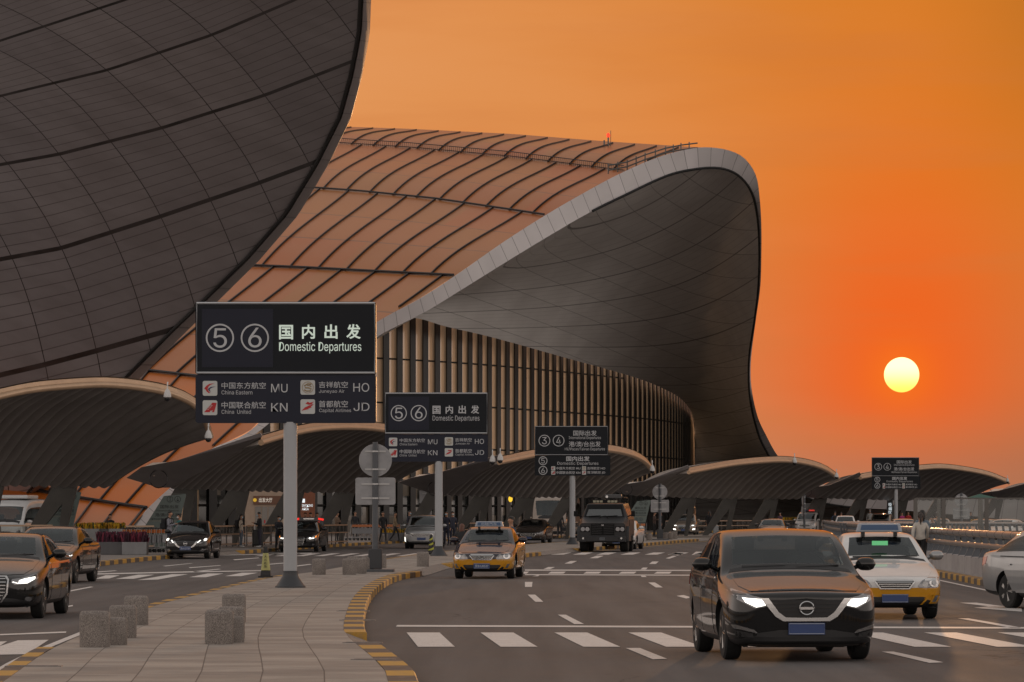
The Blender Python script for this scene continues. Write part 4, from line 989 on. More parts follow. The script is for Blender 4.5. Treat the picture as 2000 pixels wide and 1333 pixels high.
def sedan(L=4.65, H=1.46, zh=.74, zc=.95, **k):
    s = dict(L=L, H=H, st=[(0, .60, .30, .60, 0, 0, 0, .63), (.05, .80, .22, .66, 0, 0, 0, .70), (.22, .93, .19, zh-.03, 0, 0, 0, zh+.02), (.55, .985, .19, zh+.05, 0, 0, 0, zh+.10), (1.0, 1, .19, zc-.09, 0, 0, 0, zc-.01), (1.28, 1, .19, zc-.04, 0, 0, 0, zc+.03),
        (1.42, 1, .19, zc-.03, 'c', .88, zc+.02, zc+.06), (2.16, 1, .19, zc, 'h', .70, H-.06, H-.01), (2.75, 1, .19, zc+.01, 'm', .70, H-.045, H), (L-1.15, .99, .19, zc+.02, 'r', .67, H-.10, H-.05), (L-.52, .98, .20, zc+.05, 'b', .74, zc+.08, zc+.12), (L-.42, .97, .21, zc+.05, 0, 0, 0, zc+.12), (L-.10, .92, .24, zc+.02, 0, 0, 0, zc+.09), (L-.03, .86, .30, zc-.05, 0, 0, 0, zc), (L, .80, .36, zc-.12, 0, 0, 0, zc-.08)], fa=.95, ra=L-1.05, wr=.325)
    s.update(k); return s
def suv(L=4.45, H=1.62, zh=.86, zc=1.06, **k):
    s = dict(L=L, H=H, st=[(0, .60, .30, .74, 0, 0, 0, .78), (.05, .80, .24, .80, 0, 0, 0, .85), (.20, .94, .21, zh, 0, 0, 0, zh+.05), (.55, .985, .21, zh+.07, 0, 0, 0, zh+.12), (.98, 1, .21, zc-.08, 0, 0, 0, zc-.01), (1.22, 1, .21, zc-.04, 0, 0, 0, zc+.03),
        (1.36, 1, .21, zc-.03, 'c', .90, zc+.02, zc+.06), (2.02, 1, .21, zc, 'h', .775, H-.07, H-.01), (2.7, 1, .21, zc+.01, 'm', .775, H-.05, H), (L-.75, .985, .22, zc+.04, 'r', .74, H-.09, H-.03), (L-.24, .96, .26, zc+.07, 'b', .78, zc+.14, zc+.18), (L-.13, .93, .28, zc+.04, 0, 0, 0, zc+.10), (L-.04, .88, .33, zc-.05, 0, 0, 0, zc), (L, .82, .38, zc-.12, 0, 0, 0, zc-.06)], fa=.93, ra=L-.90, wr=.345)
    s.update(k); return s
def van(L=4.9, H=1.95, zh=.95, zc=1.10, **k):
    s = dict(L=L, H=H, st=[(0, .62, .32, .80, 0, 0, 0, .84), (.05, .82, .26, .86, 0, 0, 0, .92), (.20, .95, .22, zh, 0, 0, 0, zh+.05), (.50, .985, .22, zh+.08, 0, 0, 0, zh+.13), (.75, 1, .22, zc-.04, 0, 0, 0, zc+.02),
        (.88, 1, .22, zc-.02, 'c', .92, zc+.03, zc+.07), (1.65, 1, .22, zc+.02, 'h', .83, H-.08, H-.01), (2.7, 1, .22, zc+.02, 'm', .84, H-.06, H), (L-.45, .99, .23, zc+.03, 'r', .83, H-.09, H-.03), (L-.13, .97, .27, zc+.05, 'b', .80, zc+.16, zc+.20), (L-.06, .95, .30, zc+.02, 0, 0, 0, zc+.10), (L, .90, .36, zc-.12, 0, 0, 0, zc-.06)], fa=.85, ra=L-1.0, wr=.33)
    s.update(k); return s
def vehicle(name, lab, cat, D, nose, d, yaw, paints, front, group=None, seats=SEAT, doors='LR', mirror=None, plate=None, detail=True, spokes=5, arch=.065, z=0.):
    hw = D['W']/2; L = D['L']
    rz = radians(yaw); n0 = P(nose, 1003, d); org = Vector((n0.x, n0.y, 0))+Vector((-sin(rz), cos(rz), 0))*(L/2); org.z = z
    t = thing(name, lab, cat, tuple(org), rz, group)
    me = body_mesh(D); o = bpy.data.objects.new('tmp', me); C.objects.link(o)
    m = o.modifiers.new('s', 'SUBSURF'); m.levels = m.render_levels = 2
    full = evaluated(o); bvh = BVHTree.FromPolygons([v.co.copy() for v in full.vertices], [tuple(p.vertices) for p in full.polygons])
    wr = D['wr']; cb = MB()
    for y in (D['fa']-L/2, D['ra']-L/2):
        for s in (-1, 1): cb.lathe([(wr+arch, s*(hw-.30)), (wr+arch, s*(hw+.3))][::s], (0, y, wr), 28, 'X')
    cme = cb.mesh('cut'); bm = bmesh.new(); bm.from_mesh(cme); bmesh.ops.recalc_face_normals(bm, faces=bm.faces[:]); bm.to_mesh(cme); bm.free()
    for _ in range(8): cme.materials.append(None)
    for p in cme.polygons: p.material_index = 4
    co = bpy.data.objects.new('cut', cme); C.objects.link(co)
    b = o.modifiers.new('b', 'BOOLEAN'); b.object = co; b.operation = 'DIFFERENCE'; b.solver = 'EXACT'
    cut = evaluated(o); bpy.data.objects.remove(o); bpy.data.objects.remove(co)
    if len(cut.polygons) < 200: cut = full
    p0, p1 = paints; mats = [p0, p1, PLB, CARGLASS, PLB, CARGLASS, CARGLASS, p0]
    shell = split(cut, (0, 1, 2, 4, 7)); 
    while len(shell.materials) < 8: shell.materials.append(None)
    for i_, m_ in enumerate(mats): shell.materials[i_] = m_
    smooth_mesh(shell, 40); body = part('body', shell, None, t)
    for idx, nm in ((3, 'windscreen'), (5, 'side_window'), (6, 'rear_window')):
        q = split(cut, (idx,))
        if not len(q.polygons): continue
        for p in q.polygons: p.material_index = 0
        q.materials.clear(); smooth_mesh(q, 60)
        if idx == 5:
            for sg in (-1, 1):
                bm = bmesh.new(); bm.from_mesh(q); bmesh.ops.delete(bm, geom=[f for f in bm.faces if f.calc_center_median().x*sg < 0], context='FACES'); qq = bpy.data.meshes.new(nm); bm.to_mesh(qq); bm.free(); part(nm, qq, CARGLASS, t)
        else: part(nm, q, CARGLASS, t)
    tm, rm = wheel_meshes(wr, D.get('ww', .205), spokes)
    for y in (D['fa']-L/2, D['ra']-L/2):
        for s in (-1, 1):
            w = bpy.data.objects.new('wheel', tm); C.objects.link(w); w.parent = t; w.location = (s*(hw-.15), y, wr); w.rotation_euler = (0, 0, 0 if s > 0 else pi)
            r = bpy.data.objects.new('rim', rm); C.objects.link(r); r.parent = w
    H = D['H']; st = D['st']; cow = [q for q in st if q[4] == 'c'][0]; hd = [q for q in st if q[4] == 'h'][0]
    if detail:                                            # cabin behind the glass
        g = MB(); zc = cow[7]
        for x in (-.37*hw/.9, .37*hw/.9):
            y = hd[0]-L/2+.45
            g.box((x, y, zc-.12), (.46, .14, .66), tilt=('X', -.22)); g.box((x, y+.10, zc+.30), (.25, .10, .19), tilt=('X', -.15)); g.box((x, y-.22, zc-.42), (.48, .5, .14))
        g.box((0, L*.18, zc-.08), (hw*1.35, .16, .62), tilt=('X', -.25)); part('seat', g, seats, t, bev=.04)
        g = MB(); g.box((0, cow[0]-L/2+.42, zc-.10), (hw*1.6, .55, .18)); part('dashboard', g, PLB, t, bev=.05)
        g = MB(); cx, cy, cz = .37*hw/.9, cow[0]-L/2+.80, zc+.02; g.tube([(cx+.185*cos(a*pi/9), cy-.09*sin(a*pi/9), cz+.17*sin(a*pi/9)) for a in range(18)], .017, 5, closed=True); part('steering_wheel', g, PLB, t, smooth=60)
        g = MB(); zz = cow[7]
        wl = [(-.62*hw, zz+.03), (-.05*hw, zz+.05), (-.05*hw, zz+.065), (-.62*hw, zz+.05)]; part('wiper', patch(bvh, wl, .02, .012), PLB, t)
        part('wiper', patch(bvh, [(x+.72*hw, z_) for x, z_ in wl], .02, .012), PLB, t)
    if detail:
        f0, f1 = -L/2+.17, cow[0]-L/2-.10; e = hw*.80
        part('bonnet', patch(bvh, [(-e*.86, f0+.06), (-e*.5, f0), (e*.5, f0), (e*.86, f0+.06), (e, f0+.4), (e*1.02, f1), (e*.5, f1+.05), (-e*.5, f1+.05), (-e*1.02, f1), (-e, f0+.4)], .007, .012, 'T', .09), p0, t, smooth=50)
        part('cowl', patch(bvh, [(-e*1.02, f1+.02), (-e*.5, f1+.07), (e*.5, f1+.07), (e*1.02, f1+.02), (e*.98, f1+.10), (e*.5, f1+.16), (-e*.5, f1+.16), (-e*.98, f1+.10)], .006, .012, 'T', .09), PLB, t)
    my = cow[0]-L/2+.42
    for s in (-1, 1):                                     # door mirrors
        g = MB(); c = Vector((s*(hw+.09), my, cow[7]+.06)); rows = []
        for i in range(9):
            f = i/8; x = -.125+.25*f; e = sqrt(max(.02, 1-abs(2*f-1)**3)); rows.append([c+Vector((s*x, (.055*cos(a)-.02)*e*(1.3 if cos(a) < 0 else .8), .082*sin(a)*e)) for a in [2*pi*k/12 for k in range(12)]])
        g.grid(rows, close_u=True, flip=s < 0); g.tube([c+Vector((-s*.10, .0, -.03)), c+Vector((-s*.20, .04, -.08))], .03, 6); part('door_mirror', g, mirror or p0, t, smooth=60)
    for s, ax in ((1, 'R'), (-1, 'L')):
        if ax not in doors: continue
        y0 = cow[0]-L/2+.06; y1 = (hd[0]+.62 if L < 4.75 else hd[0]+.72)-L/2; y2 = min(D['ra']-L/2+.05, y1+1.02); zb = .30; zt = cow[3]+.0
        for a, b_, nm in ((y0+.16, y1-.012, 'door'), (y1+.012, y2, 'door')):
            cut_ = .0 if nm == 'door' and a < y1-.3 else .30
            pl = [(a, zb), (b_-(.28 if b_ == y2 else 0), zb), (b_, zb+(.42 if b_ == y2 else 0)), (b_, zt-.02), (a, zt-.03)]
            dm = patch(bvh, pl, .005, .012, ax, .12); dr = part(nm, dm, p0, t)
            if D.get('two'):
                dm.materials.append(p1)
                for p in dm.polygons: p.material_index = 1 if p.center.z < zb+.75 else 0
            hb = patch(bvh, [(b_-.26, zt-.16), (b_-.08, zt-.155), (b_-.08, zt-.125), (b_-.26, zt-.13)], .035, .02, ax, .1); part('handle', hb, D.get('handle', p0), dr)
        part('window_pillar', patch(bvh, [(y1-.06, zt), (y1+.05, zt), (y1+.05, H-.13), (y1-.05, H-.13)], .004, .008, ax, .08), PLB, t)
        part('window_trim', patch(bvh, [(y0+.1, zt-.02), (y2+.15, zt+.0), (y2+.15, zt+.018), (y0+.1, zt-.002)], .008, .01, ax, .2), D.get('trim', PLB), t)
        part('tail_lamp', patch(bvh, [(L/2-.28, zt-.14), (L/2-.10, zt-.18), (L/2-.10, zt-.02), (L/2-.34, zt-.0)], .006, .02, ax, .06), mat('tail_lens', (.3, .012, .01), .2, coat=1.), t)
    for nm, poly, mt, off, th, mir in front:
        for sg in ((1, -1) if mir else (1,)):
            part(nm, patch(bvh, [(x*sg*hw/.9, z_) for x, z_ in poly], off, th, guess=-L/2), mt, t)
    if plate:
        px, pz, s, m_ = plate; hit = min(bvh.ray_cast(Vector((a, -20, pz+b)), Vector((0, 1, 0)))[0].y for a in (-.2, 0, .2) for b in (-.06, .06)); g = MB(); y = hit-.03
        g.box((0, y, pz), (.44, .012, .14)); pl = part('number_plate', g, m_, t)
        ring4 = MB(); ring4.tube([(-.21, y-.007, pz-.06), (.21, y-.007, pz-.06), (.21, y-.007, pz+.06), (-.21, y-.007, pz+.06)], .004, 4, closed=True); part('plate_border', ring4, PLW, pl)
        if s: text(pl, s, -.185, .185, pz-.04, pz+.04, y-.0065, PLW, .003, .01)
    t['hw'] = hw
    return t, bvh, org, rz
ARC = lambda cx, cz, rx, rz, n=14, a0=0, a1=360: [(cx+rx*cos(radians(a0+(a1-a0)*i/n)), cz+rz*sin(radians(a0+(a1-a0)*i/n))) for i in range(n if a1-a0 >= 360 else n+1)]
# front styles: name, outline (x, z), material, proud, thickness, mirrored
def fr_vgrille(k=0., lit=True):                            # V-shaped grille, boomerang lamps
    z = k
    f = [('lower_grille', [(-.62,.30+z),(.62,.30+z),(.56,.40+z),(.30,.44+z),(-.30,.44+z),(-.56,.40+z)], PLB, .006, .02, False),
        ('grille', [(-.30,.56+z),(.30,.56+z),(.40,.66+z),(.50,.80+z),(-.50,.80+z),(-.40,.66+z)], PLB, .012, .03, False)]
    for i in range(4): f.append(('grille_bar', [(-.33-.03*i,.60+.05*i+z),(.33+.03*i,.60+.05*i+z),(.33+.03*i,.612+.05*i+z),(-.33-.03*i,.612+.05*i+z)], PGR, .018, .02, False))
    f += [('grille_trim', [(.0,.545+z),(.27,.545+z),(.36,.60+z),(.53,.82+z),(.44,.82+z),(.32,.65+z),(.24,.59+z),(.0,.585+z)], CHR, .026, .03, True),
        ('headlight', [(.46,.72+z),(.60,.70+z),(.78,.80+z),(.86,.92+z),(.80,.93+z),(.62,.85+z),(.50,.82+z)], LENS, .008, .03, True),
        ('fog_lamp', [(.56,.40+z),(.82,.46+z),(.84,.50+z),(.80,.50+z),(.60,.44+z)], CHR, .008, .02, True),
        ('fog_recess', [(.60,.34+z),(.80,.36+z),(.80,.43+z),(.62,.40+z)], PLB, .004, .02, True),
        ('bumper_lip', [(-.72,.235+z),(.72,.235+z),(.74,.27+z),(-.74,.27+z)], PGR, .014, .02, False)]
    if lit: f.append(('lamp_lit', [(.47,.735+z),(.58,.71+z),(.70,.77+z),(.735,.83+z),(.66,.82+z),(.52,.81+z)], HEAD, .016, .02, True))
    return f
def ring_badge(t, bvh, z, r, m=CHR, bar=True, n=20, x=0):
    y = min(bvh.ray_cast(Vector((x+a, -20, z+b)), Vector((0, 1, 0)))[0].y for a in (-r*.7, r*.7, 0) for b in (0, r*.6))-.035; g = MB()
    g.tube([(x+r*cos(2*pi*i/n), y, z+r*.92*sin(2*pi*i/n)) for i in range(n)], r*.13, 6, closed=True)
    if bar: g.box((x, y, z), (r*2.1, .012, r*.36))
    part('badge', g, m, t, smooth=50); return y
# --- black crossover in front
D = suv(L=4.38, H=1.60, zh=.80, zc=1.03, W=1.87, wr=.335); D['st'] = [(a_, b_, c_-.045, *r_) for a_, b_, c_, *r_ in D['st']]; D['trim'] = CHR
t, bvh, org, rz = vehicle('black_crossover', 'black crossover car nearest the camera with bright headlights, crossing the zebra lines', 'car', D, 1575, 44.7, 4.5, (PB, PB), fr_vgrille(-.055), plate=(0, .40, '', PLATE), spokes=5)
ring_badge(t, bvh, .645, .085)
def roof_rails(t, bvh, x, y0, y1, m=CHR, h=.05):
    for s in (-1, 1):
        pts = []
        for i in range(9):
            y = y0+(y1-y0)*i/8; q = bvh.ray_cast(Vector((s*x, y, 5)), Vector((0, 0, -1)))[0]; pts.append((s*x, y, q.z+(.0 if i in (0, 8) else h)))
        g = MB(); g.tube(pts, .018, 6); part('roof_rail', g, m, t, smooth=60)
# --- black saloon at the left edge and the dark car behind it
def fr_sedan(k, grille, lamp, lit, seg=None, bars=0, lower=True, trim=CHR, fog=True):
    f = [('grille', [(x, z+k) for x, z in grille], PLB, .010, .03, False)]
    xs = [p[0] for p in grille]; zs = [p[1] for p in grille]; z0, z1 = min(zs)+k, max(zs)+k
    for i in range(bars):
        z = z0+(z1-z0)*(i+.7)/(bars+.4); w = interp(sorted([(zz, xx) for xx, zz in grille if xx > 0]), z-k)*.95
        f.append(('grille_bar', [(-w, z), (w, z), (w, z+.014), (-w, z+.014)], trim, .018, .02, False))
    n = len(grille); cx = 0; cz = sum(zs)/n
    if trim:
        out = [(x*1.07, cz+(z-cz)*1.09+k) for x, z in grille]; inn = [(x, z+k) for x, z in grille]
        h = [i for i in range(n) if grille[i][0] >= 0]
        for a in range(n):
            b = (a+1) % n; f.append(('grille_trim', [inn[a], inn[b], out[b], out[a]], trim, .014, .02, False))
    f.append(('headlight', [(x, z+k) for x, z in lamp], LENS, .008, .03, True))
    for nm, p, m in lit: f.append((nm, [(x, z+k) for x, z in p], m, .016, .02, True))
    if lower: f.append(('lower_grille', [(-.50,.25+k),(.50,.25+k),(.44,.33+k),(-.44,.33+k)], PLB, .006, .02, False)); f.append(('side_intake', [(.60,.27+k),(.80,.30+k),(.82,.40+k),(.66,.36+k)], PLB, .006, .02, True))
    if fog: f.append(('fog_lamp', ARC(.71,.345+k,.05,.04,12), LENS, .012, .02, True))
    f.append(('bumper_lip', [(-.70,.205+k),(.70,.205+k),(.72,.235+k),(-.72,.235+k)], PLB, .012, .02, False))
    return f
ANG = [(.08,.60),(.32,.62),(.46,.66),(.84,.78),(.87,.74),(.80,.66),(.60,.585),(.45,.58)]
HEXG = [(-.27,.30),(.27,.30),(.36,.44),(.38,.66),(.33,.72),(-.33,.72),(-.38,.66),(-.36,.44)]
LMP = [(.44,.62),(.50,.585),(.70,.60),(.83,.68),(.87,.76),(.80,.765),(.60,.70),(.45,.68)]
LITE = [('lamp_lit', [(.56,.605),(.70,.61),(.80,.68),(.80,.72),(.66,.69),(.57,.66)], HEAD), ('lamp_strip', [(.46,.625),(.56,.60),(.56,.612),(.47,.64)], DRL)]
D = sedan(L=4.95, H=1.46, W=1.87, zh=.76, zc=.97); D['trim'] = CHR
t, bvh, org, rz = vehicle('black_saloon', 'black saloon cut by the left edge, bright headlight and chrome barred grille', 'car', D, -32, 62.5, -.6, (PB, PB), fr_sedan(0, HEXG, LMP, LITE, bars=7), plate=(0, .42, '', PLATE))
ring_badge(t, bvh, .62, .06, bar=False)
D = sedan(L=4.8, H=1.47, W=1.82, zh=.75, zc=.96)
t, bvh, org, rz = vehicle('dark_hatchback', 'dark car with slim bright headlight, behind the saloon at the left edge', 'car', D, 70, 94, -3.6, (PB, PB), fr_sedan(0, [(-.4,.5),(.4,.5),(.46,.62),(.4,.68),(-.4,.68),(-.46,.62)], LMP, [('lamp_strip', [(.46,.63),(.60,.615),(.84,.71),(.84,.735),(.60,.65),(.47,.66)], DRL)], bars=3), plate=(0, .40, '', PLATE))
# --- parked black saloon with lit headlights in the far lane
D = sedan(L=4.64, H=1.50, W=1.76, zh=.74, zc=.95)
t, bvh, org, rz = vehicle('black_saloon', 'black saloon with star bright headlights, stopped in front of the trolley row', 'car', D, 362, 145.3, -3.2, (PB, PB), [f for f in fr_vgrille(-.10, False)]+[('lamp_lit', ARC(.755,.76,.055,.05), HEAD, .018, .02, True), ('lamp_strip', [(.46,.635),(.50,.63),(.60,.73),(.57,.75)], DRL, .018, .02, True), ('fog_lamp', ARC(.68,.345,.065,.06), CHR, .012, .02, True)], plate=(0, .42, '京A·XY959', PLATE))
ring_badge(t, bvh, .60, .075)
# --- dark saloon with raised boot lid and open door
D = sedan(L=4.92, H=1.46, W=1.86, zh=.74, zc=.95); D['trim'] = CHR
t, bvh, org, rz = vehicle('black_saloon', 'black saloon with open front door and raised boot, half behind the tall pole', 'car', D, 580, 171.5, -4.2, (PB, PGR), fr_sedan(0, [(-.22,.32),(.22,.32),(.29,.46),(.31,.66),(.27,.70),(-.27,.70),(-.31,.66),(-.29,.46)], LMP, [('lamp_lit', ARC(.58,.635,.05,.04), HEAD), ('lamp_lit', [(.62,.60),(.74,.62),(.76,.66),(.64,.65)], HEAD), ('indicator', [(.78,.66),(.87,.70),(.87,.76),(.80,.75)], AMB)], bars=5), plate=None, doors='R')
g = MB(); hwv = .93
for s in (-1, 1): pass
rows = [[(x*.80*(1-.12*abs(x)**3), 1.70+.0*i+(-.04)*i*0+.05*i, 1.02+.30*i-.02*x*x) for x in (-1,-.6,-.2,.2,.6,1)] for i in (0, .5, 1, 1.5, 1.9)]
g.grid(rows); g.grid([[(x, y+.06, z) for x, y, z in r] for r in rows], flip=True); b = part('boot_lid', g, PB, t, smooth=50)
for s in (-1, 1): g = MB(); g.box((s*.58, 1.76, 1.50), (.26, .05, .09), tilt=('Y', s*.2)); part('tail_lamp', g, TAIL, b)
g = MB(); g.box((0, 1.76, 1.52), (.5, .03, .05)); part('boot_handle', g, CHR, b)
g = MB(); M = Matrix.Translation((-.92, -.95, 0)) @ Matrix.Rotation(radians(-62), 4, 'Z')
def dp(pts, x0, x1, m, nm, pr):
    g = MB(); k = len(pts)
    for x in (x0, x1):
        for y, z in pts: g.vert(M @ Vector((x, y, z)))
    g.face(range(k)); g.face([k+i for i in reversed(range(k))]); [g.face((i, k+i, k+(i+1) % k, (i+1) % k)[::-1]) for i in range(k)]
    return part(nm, g, m, pr, bev=.015)
dr = dp([(0, .34), (.95, .34), (1.12, .60), (1.12, .92), (0, .92)], -.06, .06, PB, 'door', t)
dp([(.05, .92), (1.10, .93), (1.02, 1.34), (.60, 1.36)], -.012, .012, CARGLASS, 'window', dr)
# --- pale people carrier with vertical lamps
D = suv(L=4.7, H=1.70, zh=.86, zc=1.04, W=1.86)
t, bvh, org, rz = vehicle('silver_people_carrier', 'silver people carrier with upright white lamps behind the second sign pole', 'car', D, 823, 187, -3, (PSI, PSI), fr_sedan(.05, [(-.44,.58),(.44,.58),(.52,.68),(.44,.72),(-.44,.72),(-.52,.68)], [(.50,.66),(.70,.68),(.86,.74),(.87,.80),(.70,.76),(.52,.72)], [('lamp_strip', [(.76,.30),(.84,.32),(.84,.55),(.78,.53)], DRL)], bars=3, fog=False), plate=(0, .50, '', PLATE))
# --- yellow taxi
D = sedan(L=4.52, H=1.43, W=1.72, zh=.70, zc=.93, two=True); D['trim'] = PLB
TLAMP = [(.40,.57),(.42,.535),(.72,.535),(.84,.56),(.87,.66),(.80,.715),(.62,.72),(.48,.66)]
def fr_taxi(top):
    return [('grille', [(-.33,.64),(-.24,.525),(.24,.525),(.33,.64),(.30,.665),(-.30,.665)], PLB, .012, .03, False)]+[('grille_bar', [(-w,z),(w,z),(w,z+.013),(-w,z+.013)], CHR, .02, .02, False) for w, z in ((.25,.555),(.28,.59),(.31,.625))]+[
     ('grille_trim', [(-.34,.65),(.34,.65),(.31,.675),(-.31,.675)], CHR, .02, .03, False), ('grille_trim', [(.24,.525),(.33,.64),(.36,.64),(.26,.51)], CHR, .016, .02, True), ('grille_trim', [(-.25,.512),(.25,.512),(.24,.53),(-.24,.53)], CHR, .016, .02, False),
     ('headlight', TLAMP, LENS, .008, .03, True), ('lamp_bowl', ARC(.70,.62,.095,.075,18), CHR, .016, .02, True), ('lamp_bulb', ARC(.70,.62,.045,.04,12), mat('lamp_bulb', (.35,.36,.37), .1, .3), .026, .02, True), ('lamp_bowl', ARC(.53,.60,.055,.05,14), mat('lamp_dim', (.28,.28,.28), .15, .8), .016, .02, True),
     ('lower_grille', [(-.40,.27),(.40,.27),(.54,.37),(.50,.385),(-.50,.385),(-.54,.37)], PLB, .010, .02, False), ('fog_recess', [(.60,.27),(.80,.27),(.80,.44),(.70,.44)], PYE, .016, .02, True), ('fog_lamp', [(.66,.30),(.73,.30),(.79,.41),(.72,.41)], LENS, .024, .02, True),
     ('bumper_crease', [(.44,.25),(.48,.25),(.64,.41),(.85,.44),(.85,.455),(.62,.43)], PYE, .018, .02, True), ('bumper_lip', [(-.74,.20),(.74,.20),(.74,.225),(-.74,.225)], PLB, .010, .02, False)]
def taxi_sign(t, bvh, y, m, s=None):
    z = bvh.ray_cast(Vector((0, y, 5)), Vector((0, 0, -1)))[0].z
    g = MB(); g.prism([(-.40, 0), (.40, 0), (.36, .15), (-.36, .15)], y-.07, y+.07, Matrix.Translation((0, 0, z+.07))); r = part('roof_sign', g, mat('taxi_sign', (.34, .37, .42), .4), t, bev=.02)
    g = MB(); [g.box((x, y, z+.035), (.06, .10, .08)) for x in (-.28, .28)]; part('sign_foot', g, PLB, r)
    g = MB(); g.prism([(-.33, .035), (.33, .035), (.31, .125), (-.31, .125)], y-.075, y-.07, Matrix.Translation((0, 0, z+.07))); part('sign_panel', g, mat('taxi_panel', (.05, .10, .20), .4), r)
    if s: text(r, s, -.22, .22, z+.11, z+.19, y-.076, PLW, .003, .01)
t, bvh, org, rz = vehicle('yellow_taxi', 'yellow and dark blue taxi with roof sign, standing at the kerb of the island', 'taxi', D, 941, 101.2, -5.2, (PNA, PYE), fr_taxi(0), plate=(0, .355, '京B·U0537', PLATE), seats=SEATL, spokes=7, mirror=PNA)
taxi_sign(t, bvh, -.15, None, '出租汽车')
y = min(bvh.ray_cast(Vector((a, -20, .60)), Vector((0, 1, 0)))[0].y for a in (-.07, .07))-.04; g = MB(); g.tube([(.085*cos(a*pi/9), y, .595+.042*sin(a*pi/9)) for a in range(18)], .007, 5, closed=True); g.tube([(-.03, y, .57), (-.015, y, .62)], .009, 4); g.tube([(.015, y, .57), (.03, y, .62)], .009, 4); g.tube([(-.022, y, .592), (.022, y, .598)], .008, 4); part('badge', g, CHR, t)
g = MB(); q = bvh.ray_cast(Vector((.25, .1, 5)), Vector((0, 0, -1)))[0]; g.tube([q, q+Vector((.02, .12, .28))], .006, 5); part('aerial', g, PLB, t)
# --- white and yellow taxi behind the crossover
D = sedan(L=4.5, H=1.47, W=1.72, zh=.72, zc=.94, two=True)
t, bvh, org, rz = vehicle('white_taxi', 'white taxi with yellow bumper and green dashboard light, behind the black crossover', 'taxi', D, 1748, 62.4, 1.5, (PWH, PYE), [f if f[0] not in ('lamp_bulb',) else f for f in fr_taxi(0)], plate=(-.02, .36, '', PLATE), spokes=7, mirror=PSI)
taxi_sign(t, bvh, -.1, None)
g = MB(); g.box((-.05, -.62, 1.27), (.27, .04, .075)); part('for_hire_lamp', g, mat('green_led', (.1, .5, .2), .3, emis=(.25, .9, .38), es=.24), t)
# --- dark saloon beyond the taxi
D = sedan(L=4.9, H=1.46, W=1.86, zh=.75, zc=.96)
vehicle('dark_saloon', 'dark brown saloon moving between the yellow taxi and the far pavement', 'car', D, 1031, 217, -8, (PBR, PBR), fr_sedan(0, [(-.34,.42),(.34,.42),(.42,.56),(.40,.68),(-.40,.68),(-.42,.56)], LMP, [], bars=5), plate=(0, .36, '', PLATE))
# --- beige SUV with lit lamps
D = suv(L=4.75, H=1.74, zh=.92, zc=1.12, W=1.86)
FRB = fr_sedan(.10, [(-.36,.46),(.36,.46),(.46,.60),(.42,.76),(-.42,.76),(-.46,.60)], [(.50,.72),(.62,.66),(.86,.76),(.87,.84),(.60,.80)], [('lamp_lit', [(.56,.72),(.72,.72),(.74,.78),(.58,.78)], HEAD), ('lamp_lit', [(.60,.40),(.80,.42),(.82,.52),(.64,.50)], HEAD)], bars=5)
t, bvh, org, rz = vehicle('beige_crossover', 'beige crossover with four lit lamps and roof box bars, right of the round traffic sign', 'car', D, 1336, 287, -6, (PBE, PBE), FRB, plate=(0, .50, '', PLATE)); roof_rails(t, bvh, .62, -.1, 1.5)
# --- police van, electric white hatchback, beige carrier, further cars
D = van(L=4.8, H=1.90, W=1.85)
t, bvh, org, rz = vehicle('police_van', 'white police van with red and blue roof light bar and open side door', 'van', D, 1571, 318, -13, (PWH, PWH), fr_sedan(.16, [(-.40,.52),(.40,.52),(.44,.60),(.40,.66),(-.40,.66),(-.44,.60)], LMP, [], bars=2), plate=None)
z = D['H']; g = MB(); g.box((0, -.35, z+.03), (1.1, .28, .07)); lb = part('light_bar', g, PLB, t, bev=.02)
g = MB(); g.box((-.33, -.35, z+.12), (.46, .24, .13)); part('blue_lamp', g, mat('blue_lamp', (.03, .06, .16), .2), lb, bev=.03)
g = MB(); g.box((.33, -.35, z+.12), (.46, .24, .13)); part('red_lamp', g, mat('red_lens', (.5, .03, .03), .2, emis=(1, .05, .03), es=.4), lb, bev=.03)
g = MB(); g.box((.935, .35, 1.05), (.02, 1.0, 1.35)); part('door_opening', g, PLB, t)
D = sedan(L=4.4, H=1.62, W=1.80, zh=.82, zc=1.02)
vehicle('white_hatchback', 'white hatchback with bright lamps and amber indicators behind the crossover roof', 'car', D, 1650, 286, -6, (PWH, PWH), fr_sedan(.06, [(-.36,.34),(.36,.34),(.42,.46),(.36,.54),(-.36,.54),(-.42,.46)], [(.46,.70),(.60,.68),(.86,.76),(.87,.82),(.60,.78)], [('lamp_lit', [(.46,.74),(.70,.70),(.86,.78),(.84,.82),(.60,.76)], HEAD), ('indicator', ARC(.74,.36,.09,.07,10), AMB)], bars=0, fog=False), plate=(0, .46, '', PLG))
D = van(L=4.6, H=1.78, W=1.85)
vehicle('beige_people_carrier', 'beige people carrier left of the farthest sign pole, behind the white hatchback', 'car', D, 1718, 312, -10, (PBE, PBE), fr_sedan(.1, [(-.36,.42),(.36,.42),(.42,.54),(.36,.64),(-.36,.64),(-.42,.54)], LMP, [], bars=3), plate=(0, .37, '', PLATE))
D = sedan(L=4.7, H=1.45, W=1.82)
vehicle('purple_saloon', 'dark saloon whose roof shows just above the black crossover', 'car', D, 1505, 236, -7, (PGR, PGR),fr_sedan(.0, [(-.36,.42),(.36,.42),(.42,.54),(.36,.64),(-.36,.64),(-.42,.54)], LMP, [], bars=3), plate=(0, .37, '', PLATE))
vehicle('orange_lit_saloon', 'saloon catching orange light at the farthest sign pole base', 'car', D, 1768, 236, -4, (PBE, PBE),fr_sedan(.0, [(-.36,.42),(.36,.42),(.42,.54),(.36,.64),(-.36,.64),(-.42,.54)], LMP, [], bars=3), plate=(0, .37, '', PLATE))
